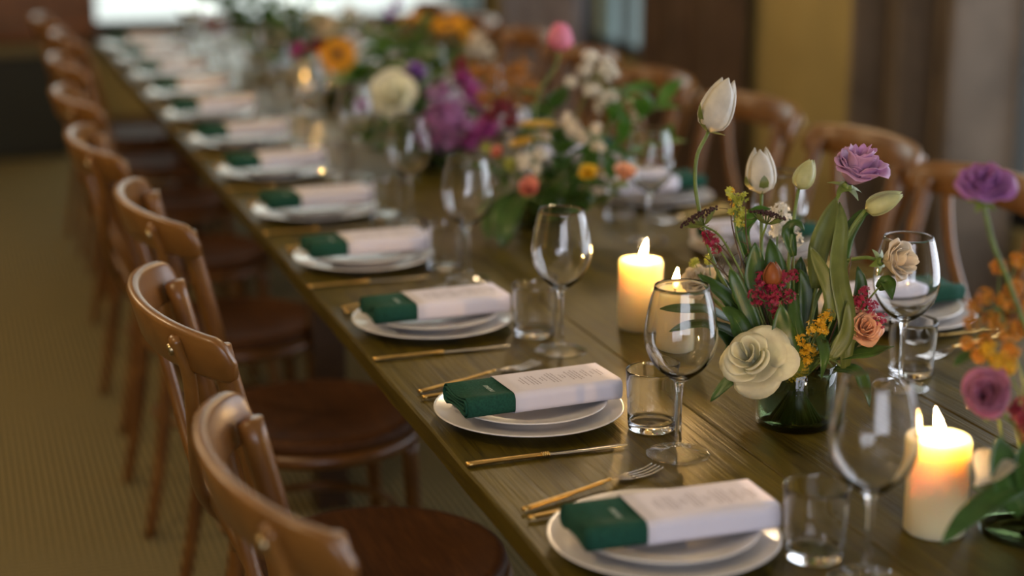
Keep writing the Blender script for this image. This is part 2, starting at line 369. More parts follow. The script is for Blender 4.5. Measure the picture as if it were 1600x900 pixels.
# ============================ chairs ============================
def chair_parts(root):
    W_, S_ = M['chair'], M['seat']
    bm = bmesh.new(); lathe(bm, [(0, .425), (.19, .425), (.205, .432), (.208, .445), (.203, .456), (.190, .459), (.184, .4555), (.10, .452), (0, .450)], 48, sx=1.0, sy=1.02); fixn(bm); obj('seat', bm, S_, root)
    bm = bmesh.new(); tube(bm, [(.2 * math.cos(a), .204 * math.sin(a), .418) for a in [2 * PI * k / 40 for k in range(41)]], .017, 8, False, None, (0, 0, 1)); obj('seat_frame', bm, W_, root)
    for s in (-1, 1):
        P = spline([(-.255, s * .190, 0), (-.215, s * .185, .22), (-.192, s * .183, .44), (-.225, s * .188, .66), (-.276, s * .194, .886)], 8)
        bm = bmesh.new(); n = len(P); tube(bm, P, [.0135 + .0035 * min(1, i / n * 2.4) for i in range(n)], 12); obj('rear_post', bm, W_, root)
        P = spline([(.155, s * .135, .42), (.165, s * .145, .22), (.190, s * .165, 0)], 6)
        bm = bmesh.new(); tube(bm, P, [.0175 - .005 * i / (len(P) - 1) for i in range(len(P))], 10); obj('front_leg', bm, W_, root)
    bm = bmesh.new(); tube(bm, [(.178 * math.cos(a) - .02, .150 * math.sin(a), .235) for a in [2 * PI * k / 36 for k in range(37)]], .0095, 8, False, None, (0, 0, 1)); obj('stretcher', bm, W_, root)
    # bent top rail: rounded plank swept on an arc, its ends rounded off
    ZT, H0, TH = .920, .068, .0105
    def arc(u):
        """outer face centre line; u in -1..1"""
        y = .25 * math.sin(u * 1.25) / math.sin(1.25); x = -.352 + .085 * (1 - math.cos(u * 1.25)) / (1 - math.cos(1.25)); return x, y
    bm = bmesh.new(); rings = []; n = 44; L = .57
    for i in range(n + 1):
        u = -1 + 2 * i / n
        u = math.copysign(abs(u) ** .8, u); x, y = arc(u); x2, y2 = arc(u + .01); tx, ty = x2 - x, y2 - y; l = math.hypot(tx, ty); nx, ny = -ty / l, tx / l
        s = (1 - abs(u)) * L / 2; r = .036; k = 1 if s >= r else math.sqrt(max(0, 1 - ((r - s) / r) ** 2))
        hh = (H0 * (.5 + .03 * math.cos(u * PI))) * (.08 + .92 * k); zc = ZT - H0 / 2 - .010 * abs(u) ** 3
        th = TH * (.5 + .5 * k); ring = []
        for (a, b) in [(-1, -.82), (-.62, -1), (.62, -1), (1, -.82), (1, 0), (1, .82), (.62, 1), (-.62, 1), (-1, .82), (-1, 0)]:
            z = zc + b * hh; lean = -.27 * (z - (ZT - H0 / 2))
            ring.append(bm.verts.new((x + nx * a * th + lean, y + ny * a * th, z)))
        rings.append(ring)
    for i in range(n):
        for k in range(10): bm.faces.new([rings[i][k], rings[i][(k + 1) % 10], rings[i + 1][(k + 1) % 10], rings[i + 1][k]])
    bm.faces.new(rings[0][::-1]); bm.faces.new(rings[-1]); fixn(bm)
    obj('top_rail', bm, W_, root)
    for s in (1, -1):
        o = .006 if s > 0 else -.006
        zr = ZT - H0 / 2; xh = -.352 + .085 * (1 - math.cos(.66 * 1.25)) / (1 - math.cos(1.25)) - TH - .009
        ln = lambda z: -.27 * (z - zr)
        P = spline([(xh + ln(zr + .020), s * -.186, zr + .020), (xh + ln(zr), s * -.183, zr), (xh + .004 + ln(zr - .04), s * -.176, zr - .045), (-.302 - o, s * -.140, .74), (-.286 - o, s * -.050, .635), (-.252 - o, s * .050, .555), (-.218, s * .130, .49), (-.200, s * .158, .435)], 6)
        bm = bmesh.new(); n = len(P)
        tube(bm, P, [.55 if i == 0 else (.85 if i == 1 else 1) for i in range(n)], 10, True, (.0135, .0100), (-1, 0, -.3)); fixn(bm)
        b = obj('cross_band', bm, W_, root)
        bm = bmesh.new(); lathe(bm, [(0, .003), (.0035, .003), (.0042, .0045), (.0075, .004), (.0088, .002), (.0088, -.003)], 20); fixn(bm)
        q = link('bolt', tomesh('bolt', bm), M['bolt'], b, (xh - .0098, s * -.183, zr)); q.rotation_euler = Vector((0, 0, 1)).rotation_difference(Vector((-1, 0, -.27)).normalized()).to_euler()
ORD = ['nearest', 'second', 'third', 'fourth', 'fifth', 'sixth', 'seventh', 'eighth', 'ninth', 'tenth', 'eleventh', 'twelfth']
def nth(i): return ('nearest the camera' if i == 0 else ORD[i] + ' from the camera')
LCH = [(-.020, .035, .035), (-.018, .745, .03), (.035, 1.49, .05), (-.005, 2.23, .03), (.010, 2.99, .05), (.045, 3.77, .02), (.10, 4.50, .05), (.07, 5.17, .04)]
ch0 = None
for i, (x, y, r) in enumerate(LCH):
    lab = 'brown bentwood cross back chair, %s in the row by the carpet' % nth(i)
    if ch0 is None:
        ch0 = thing('cross_back_chair', lab, 'chair', (x, y, 0), r, 'cross back chairs along the carpet side'); chair_parts(ch0)
    else: dup(ch0, (x, y, 0), r, lab, 'cross back chairs along the carpet side')
for i, (y, r) in enumerate([(1.13, .02), (1.66, -.03), (2.25, .03), (2.83, 0), (3.42, -.02), (4.02, .03), (4.62, 0), (5.22, .02)]):
    dup(ch0, (1.05 + .012 * (i % 3), y, 0), PI + r, 'brown bentwood cross back chair, %s in the row by the curtains' % nth(i), 'cross back chairs along the curtain side')

# ============================ place settings ============================
def plate_mesh(rad, base, h, rimw):
    bm = bmesh.new(); t = .0038
    prof = [(0, .004), (base * .55, .004), (base * .6, 0), (base * .72, 0), (base * .74, .0035), (rad - rimw, h * .55), (rad - .003, h - t * .6), (rad, h - .0008), (rad - .0012, h + .0006), (rad - .004, h), (rad - rimw, h * .62 + t * .55), (base * .86, .0105 if h > .017 else .0085), (base * .7, .008), (0, .008)]
    lathe(bm, prof, 64); fixn(bm); return tomesh('plate', bm)
ME_OUT = plate_mesh(.140, .105, .019, .036); ME_IN = plate_mesh(.115, .085, .020, .020)
ME_OUT.materials.append(M['china']); ME_IN.materials.append(M['china'])
NL, NWd, NH = .235, .098, .030
def shell(bm, x0, x1, w, h, waist, thick, r, nseg=7, closed_end=False, sag=0, y0=0, z0=0):
    """open-ended sleeve of rounded-rectangle section along x"""
    def sec(w_, h_, r_):
        pts = []
        for cx, cz, a0 in [(w_ / 2 - r_, h_ / 2 - r_, 0), (-w_ / 2 + r_, h_ / 2 - r_, 90), (-w_ / 2 + r_, -h_ / 2 + r_, 180), (w_ / 2 - r_, -h_ / 2 + r_, 270)]:
            for k in range(nseg): a = R(a0 + 90 * k / (nseg - 1)); pts.append((cx + r_ * math.cos(a), cz + r_ * math.sin(a)))
        # points on the flat runs so that the waist can pinch
        out = []
        for i, p in enumerate(pts):
            q = pts[(i + 1) % len(pts)]; out.append(p)
            if abs(p[0] - q[0]) > w_ * .3:
                for k in (1, 2, 3, 4, 5): out.append((p[0] + (q[0] - p[0]) * k / 6, p[1] + (q[1] - p[1]) * k / 6))
        return out
    rings = []; nx = 8
    for side in (0, 1):
        for i in range(nx + 1):
            s = i / nx; x = x0 + (x1 - x0) * s; ww = waist * (1 - s) ** 2
            pts = sec(w - 2 * thick * side, h - 2 * thick * side, max(.0006, r - thick * side)); ring = []
            for (y, z) in pts:
                k = 1 - ww * max(0, 1 - (abs(y) / (w * .36)) ** 2)
                ring.append(bm.verts.new((x, y + y0, z * k + z0 + h / 2 - sag * (1 - s) ** 2 * max(0, -y / w + .2))))
            rings.append(ring)
    m = len(rings[0]); A, B = rings[:nx + 1], rings[nx + 1:]
    def quads(P, Q, flip):
        for k in range(m):
            f = [P[k], P[(k + 1) % m], Q[(k + 1) % m], Q[k]]; bm.faces.new(f[::-1] if flip else f)
    for i in range(nx): quads(A[i], A[i + 1], False); quads(B[i], B[i + 1], True)
    quads(A[0], B[0], True); quads(A[-1], B[-1], False)
bm = bmesh.new()
for k in range(4):
    d = .0036 * k
    shell(bm, -.0030 * (k % 2) + .0005 * k, NL - .004 - .002 * k, NWd - 2.3 * d, NH - 2 * d, .42, .0016, max(.0025, .0135 - d), sag=.0, z0=d)
fixn(bm); ME_NAP = tomesh('napkin_cloth', bm); ME_NAP.materials.append(M['napkin'])
bm = bmesh.new(); shell(bm, .072, NL + .006, NWd + .0016, NH + .0016, .0, .0004, .0105, z0=-.0008); fixn(bm); ME_SLV = tomesh('menu_sleeve', bm); ME_SLV.materials.append(M['paper'])
# printed lines: text runs along y, one line after another along x
bm = bmesh.new(); rr = random.Random(4); x = .100
for g in [(.022, .034), (.036, .040, .038), (.014, .018), (.040, .044, .040), (.016, .012), (.038, .030, .044, .040), (.024, .034), (.012,), (.030, .022)]:
    for ln in g:
        y = -ln / 2 - .002
        while y < ln / 2 - .002:
            wd = min(.003 + .006 * rr.random(), ln / 2 - y); v = [bm.verts.new(p) for p in [(x, y, NH + .00095), (x + .0016, y, NH + .00095), (x + .0016, y + wd, NH + .00095), (x, y + wd, NH + .00095)]]; bm.faces.new(v); y += wd + .0012
        x += .0052
    x += .0028
ME_TXT = tomesh('menu_text', bm, False); ME_TXT.materials.append(M['ink'])
# cutlery
def knife(root):
    bm = bmesh.new(); tube(bm, spline([(0, 0, .0045), (.05, 0, .005), (.112, 0, .0048)], 6), [.0046 + .0006 * math.cos(i * .5) for i in range(7)] + [.0044] * 6, 8, True, (1, .62), (0, 0, 1)); obj('handle', bm, M['gold'], root)
    bm = bmesh.new()
    for k in range(4): tube(bm, [(.108 + .003 * k, 0, .0048), (.110 + .003 * k, 0, .0048)], .0054, 10, True, (1, .66), (0, 0, 1))
    obj('collar', bm, M['gold'], root)
    bm = bmesh.new(); top = []; n = 14
    G = []
    for i in range(n + 1):
        s = i / n; xx = .120 + .115 * s; w0 = -.0045 - .004 * math.sin(min(1, s * 1.6) * PI / 2) * (1 - max(0, (s - .78) / .22) ** 2); w1 = .0045 - .004 * max(0, (s - .85) / .15) ** 2
        G.append([(xx, w0, .0038), (xx, (w0 + w1) / 2, .0052), (xx, w1, .0048), (xx, (w0 + w1) / 2, .0032), (xx, w0, .0038)])
    grid(bm, G); bmesh.ops.remove_doubles(bm, verts=bm.verts[:], dist=1e-6); fixn(bm); obj('blade', bm, M['steel'], root)
def fork(root, L=.235):
    k = L / .235
    bm = bmesh.new(); tube(bm, spline([(0, 0, .005), (.06 * k, 0, .0055), (.13 * k, 0, .0075), (.150 * k, 0, .009)], 6), [.0043] * 8 + [.0036] * 6 + [.0028] * 5, 8, True, (1, .65), (0, 0, 1)); obj('handle', bm, M['gold'], root)
    bm = bmesh.new(); G = []
    for i in range(9):
        s = i / 8; xx = (.146 + .042 * s) * k; hw = (.0030 + .0095 * math.sin(s * PI / 2) ** 1.5) * k; z = .009 - .0055 * math.sin(s * PI * .55)
        G.append([(xx, -hw, z + .0008), (xx, -hw * .4, z), (xx, hw * .4, z), (xx, hw, z + .0008)])
    grid(bm, G); bmesh.ops.solidify(bm, geom=bm.faces[:], thickness=.0016); fixn(bm); obj('fork_head', bm, M['steel'], root)
    for q in range(4):
        bm = bmesh.new(); y = (-.0105 + .007 * q) * k; P = spline([(.186 * k, y, .0040), (.205 * k, y, .0026), (.222 * k, y, .0034), (.237 * k, y, .0070)], 4)
        tube(bm, P, [.0019] * (len(P) - 3) + [.0016, .0012, .0007], 6, True, (1, .6), (0, 0, 1)); obj('tine', bm, M['steel'], root)
# glasses
def ring_part(name, prof, m, root, seg=56):
    bm = bmesh.new(); lathe(bm, prof, seg); return obj(name, bm, m, root)
FOOT = smoothprof([(0, 0), (.030, 0), (.0425, .0003), (.0436, .0012), (.0425, .0024), (.030, .0042), (.015, .0078), (.0072, .0135), (.0052, .020)], 4)
STEMP = smoothprof([(.0052, .020), (.0041, .040), (.0039, .065), (.0043, .088), (.0062, .101), (.0085, .106)], 4)
BOWLO = smoothprof([(.0085, .106), (.020, .1140), (.0345, .127), (.0455, .146), (.0500, .167), (.0482, .190), (.0435, .215), (.0372, .2390)], 5)
BOWLI = smoothprof([(.0362, .2390), (.0424, .215), (.0470, .190), (.0488, .167), (.0443, .1475), (.0330, .1295), (.0190, .1180), (.0065, .1130), (0, .1122)], 5)
def wineglass(root):
    for nm, pf in (('foot', FOOT), ('stem', STEMP), ('bowl', BOWLO + [(.0368, .2400), (.0364, .2398)] + BOWLI)):
        # normals point out: profile runs outer bottom -> top -> inner bottom
        ring_part(nm, pf, M['glass_foot' if nm == 'foot' else 'glass'], root)
TUMB = smoothprof([(0, .0004), (.025, .0004), (.0315, .0012), (.0338, .004), (.0346, .012)], 3) + smoothprof([(.0346, .0121), (.0358, .040), (.0376, .070), (.0386, .0885)], 4) + [(.0382, .0895), (.0372, .0895), (.0368, .0885)] + smoothprof([(.0358, .070), (.0341, .040), (.0329, .020), (.0318, .0135), (.024, .0112), (0, .0108)], 4)
bm = bmesh.new(); lathe(bm, TUMB, 56); ME_TUM = tomesh('tumbler', bm); ME_TUM.materials.append(M['glass'])
def text_word(root, body, size, loc, rz, m):
    c = bpy.data.curves.new('printed_word', 'FONT'); c.body = body; c.size = size; c.align_x = 'CENTER'; c.shear = .35; c.extrude = .00005; c.resolution_u = 2
    o = bpy.data.objects.new('printed_word', c); me = bpy.data.meshes.new_from_object(o); bpy.data.objects.remove(o); me.materials.clear(); me.materials.append(m)
    o = link('printed_word', me, m, root, loc); o.rotation_euler = (0, 0, rz); return o
protos = {}
def setting(i, side, x, y, rz, jx=0, full=True):
    """side 'carpet' or 'curtain'; plate centre x,y; rz=0 faces +x"""
    where = 'on the %s side' % side; n = nth(i); G = lambda s: '%s on the %s side' % (s, side)
    rot = Matrix.Rotation(rz, 3, 'Z')
    def at(dx, dy, z=TZ): v = rot @ Vector((dx, dy, 0)); return (x + v.x, y + v.y, z)
    o = link('dinner_plate', ME_OUT, None, None, (x, y, TZ)); tag(o, 'large white dinner plate under the small one, %s %s' % (n, where), 'plate', G('dinner plates'))
    o = link('side_plate', ME_IN, None, None, (x, y, TZ + .0085)); tag(o, 'smaller white plate under the green napkin, %s %s' % (n, where), 'plate', G('small plates'))
    na = rz + [.07, .02, .06, .04, .07, .03][i % 6]
    if i == 0 and side == 'carpet': na = .0
    if i == 1 and side == 'carpet': na = .085
    lab = 'folded green napkin in a white menu sleeve, %s %s' % (n, where)
    p = at(-.118, -.012 - .5 * .235 * math.sin(na - rz), TZ + .0292)
    if 'nap' not in protos:
        r = thing('napkin', lab, 'napkin', p, na, G('folded napkins')); protos['nap'] = r
        link('cloth', ME_NAP, None, r); s = link('menu_sleeve', ME_SLV, None, r); s['label'] = 'white paper menu sleeve with grey lines of print'; link('menu_text', ME_TXT, None, s)['kind'] = 'stuff'
        text_word(r, 'menu', .0135, (.046, -.004, NH - .0014), R(-90), M['napkin_print'])
    else: dup(protos['nap'], p, na, lab, G('folded napkins'))
    lab = 'gold handled table knife, %s %s' % (n, where); p = at(-.148, -.172); a = rz + .03
    if 'knife' not in protos: protos['knife'] = thing('table_knife', lab, 'knife', p, a, G('table knives')); knife(protos['knife'])
    else: dup(protos['knife'], p, a, lab, G('table knives'))
    lab = 'gold handled fork with silver tines, %s %s' % (n, where); p = at(-.125, .151); a = rz + .38
    if 'fork' not in protos: protos['fork'] = thing('dinner_fork', lab, 'fork', p, a, G('dinner forks')); fork(protos['fork'])
    else: dup(protos['fork'], p, a, lab, G('dinner forks'))
    lab = 'second gold handled fork tucked against the plate, %s %s' % (n, where); p = at(-.127, .123, TZ); a = rz + .13
    if 'fork2' not in protos: protos['fork2'] = thing('small_fork', lab, 'fork', p, a, G('small forks')); fork(protos['fork2'], .20)
    else: dup(protos['fork2'], p, a, lab, G('small forks'))
def glass_at(x, y, label, group, rz=0):
    if 'glass' not in protos: protos['glass'] = thing('wine_glass', label, 'wine glass', (x, y, TZ), rz, group); wineglass(protos['glass'])
    else: dup(protos['glass'], (x, y, TZ), rz, label, group)
def tumbler_at(x, y, label, group):
    tag(link('tumbler', ME_TUM, None, None, (x, y, TZ)), label, 'tumbler', group)
GL = {0: (.329, -.165), 1: (.295, .286), 2: (.311, .801), 3: (.306, 1.311), 4: (.330, 1.83), 5: (.341, 2.38)}
TL = {0: (.305, -.085), 1: (.302, .395), 2: (.301, .905), 3: (.288, 1.41)}
for i in range(12):
    y = [0, .5, 1.012, 1.508, 1.99, 2.50, 2.99][i] if i < 7 else 3.5 + .5 * (i - 7)
    setting(i, 'carpet', .150 + [0, .002, 0, -.004][i % 4], y, 0)
    gx, gy = GL.get(i, (.325 + .01 * (i % 3), y - .15)); glass_at(gx, gy, 'stemmed wine glass, %s in the row on the carpet side' % nth(i), 'wine glasses on the carpet side', .3 * i)
    tx, ty = TL.get(i, (.295, y - .09)); tumbler_at(tx, ty, 'plain clear tumbler, %s in the row on the carpet side' % nth(i), 'tumblers on the carpet side')
for i in range(9):
    y = .80 + .545 * i
    setting(i, 'curtain', TW - .16, y, PI)
    gx, gy = (.741, .451) if i == 0 else (.763, 1.50) if i == 2 else (.77, y + .19 - .545 * (i == 0)) if i != 1 else (.80, .985)
    glass_at(gx, gy, 'stemmed wine glass, %s in the row on the curtain side' % nth(i), 'wine glasses on the curtain side', .4 * i)
    tx, ty = (.792, .505) if i == 0 else (.815, y + .05 - .0)
    if i: tx = .79; ty = y - .16
    tumbler_at(tx, ty, 'plain clear tumbler, %s in the row on the curtain side' % nth(i), 'tumblers on the curtain side')

# ============================ candles ============================
def candle(x, y, h, r, label, lean=0.0, fl=.030):
    t = thing('pillar_candle', label, 'candle', (x, y, TZ))
    bm = bmesh.new(); lathe(bm, [(0, 0), (r - .003, 0), (r, .003), (r, h - .006), (r - .0015, h - .001), (r - .004, h), (r - .007, h - .002), (r * .6, h - .008), (0, h - .009)], 48); fixn(bm); obj('wax_body', bm, M['wax'], t)
    P = spline([(0, 0, h - .010), (.0005, 0, h - .003), (.002, .001, h + .004)], 5); bm = bmesh.new(); tube(bm, P, .0011, 6); obj('wick', bm, M['wick'], t)
    bm = bmesh.new(); lathe(bm, [(0, 0), (.0030, .002), (.0052, .007), (.0056, .012), (.0044, .020), (.0022, .028), (0, .036)], 14); 
    for v in bm.verts: v.co.x += lean * v.co.z; v.co *= fl / .036
    fixn(bm); obj('flame', bm, M['flame'], t, loc=(.002, .001, h + .001))
candle(.490, .892, .122, .0385, 'ivory pillar candle standing in the open, second from the camera', .25, .034)
candle(.468, .700, .118, .036, 'ivory pillar candle seen through the bowl of a wine glass', .1, .034)
candle(.483, -.060, .122, .0378, 'ivory pillar candle nearest the camera, lit and half hidden by petals', -.3, .036)
t = thing('votive_candle', 'small votive candle burning in a clear glass far down the table', 'candle', (.445, 3.55, TZ))
bm = bmesh.new(); lathe(bm, [(p[0] * .95, p[1] * 1.05) for p in TUMB], 40); obj('glass_holder', bm, M['glass'], t)
bm = bmesh.new(); lathe(bm, [(0, .0125), (.0305, .0140), (.0330, .086), (.031, .0868), (0, .084)], 32); fixn(bm); obj('wax_body', bm, M['wax'], t)
bm = bmesh.new(); tube(bm, [(0, 0, .083), (0, .001, .098)], .001, 6); obj('wick', bm, M['wick'], t)
bm = bmesh.new(); lathe(bm, [(0, .097), (.0050, .102), (.0066, .108), (.0045, .116), (0, .126)], 14); fixn(bm); obj('flame', bm, M['flame'], t)

# ============================ vases and flowers ============================
def vase(x, y, label, r=.057, h=.095):
    t = thing('glass_vase', label, 'vase', (x, y, TZ))
    bm = bmesh.new(); lathe(bm, [(0, .0), (r - .004, 0), (r, .004), (r, h - .001), (r - .001, h), (r - .0022, h - .001), (r - .0024, .010), (r - .006, .0075), (0, .0075)], 56); obj('glass_body', bm, M['vase'], t)
    bm = bmesh.new(); lathe(bm, [(0, .0077), (r - .0062, .0077), (r - .0027, .0102), (r - .0027, h - .022), (0, h - .022)], 48); obj('water', bm, M['water'], t)
for (x, y), l in zip([(.510, .355), (.585, -.10), (.60, 1.72), (.585, 2.50), (.575, 3.62), (.53, 4.75)],
                     ['low round glass vase of dark water and stems in the sharp bouquet', 'glass vase at the right edge of the frame beside the nearest candle', 'glass vase of the second bouquet, under the coral ranunculus', 'glass vase of the third bouquet, under the purple stock', 'glass vase of the fourth bouquet, under the golden sunflowers', 'glass vase of the farthest bouquet']): vase(x, y, l)
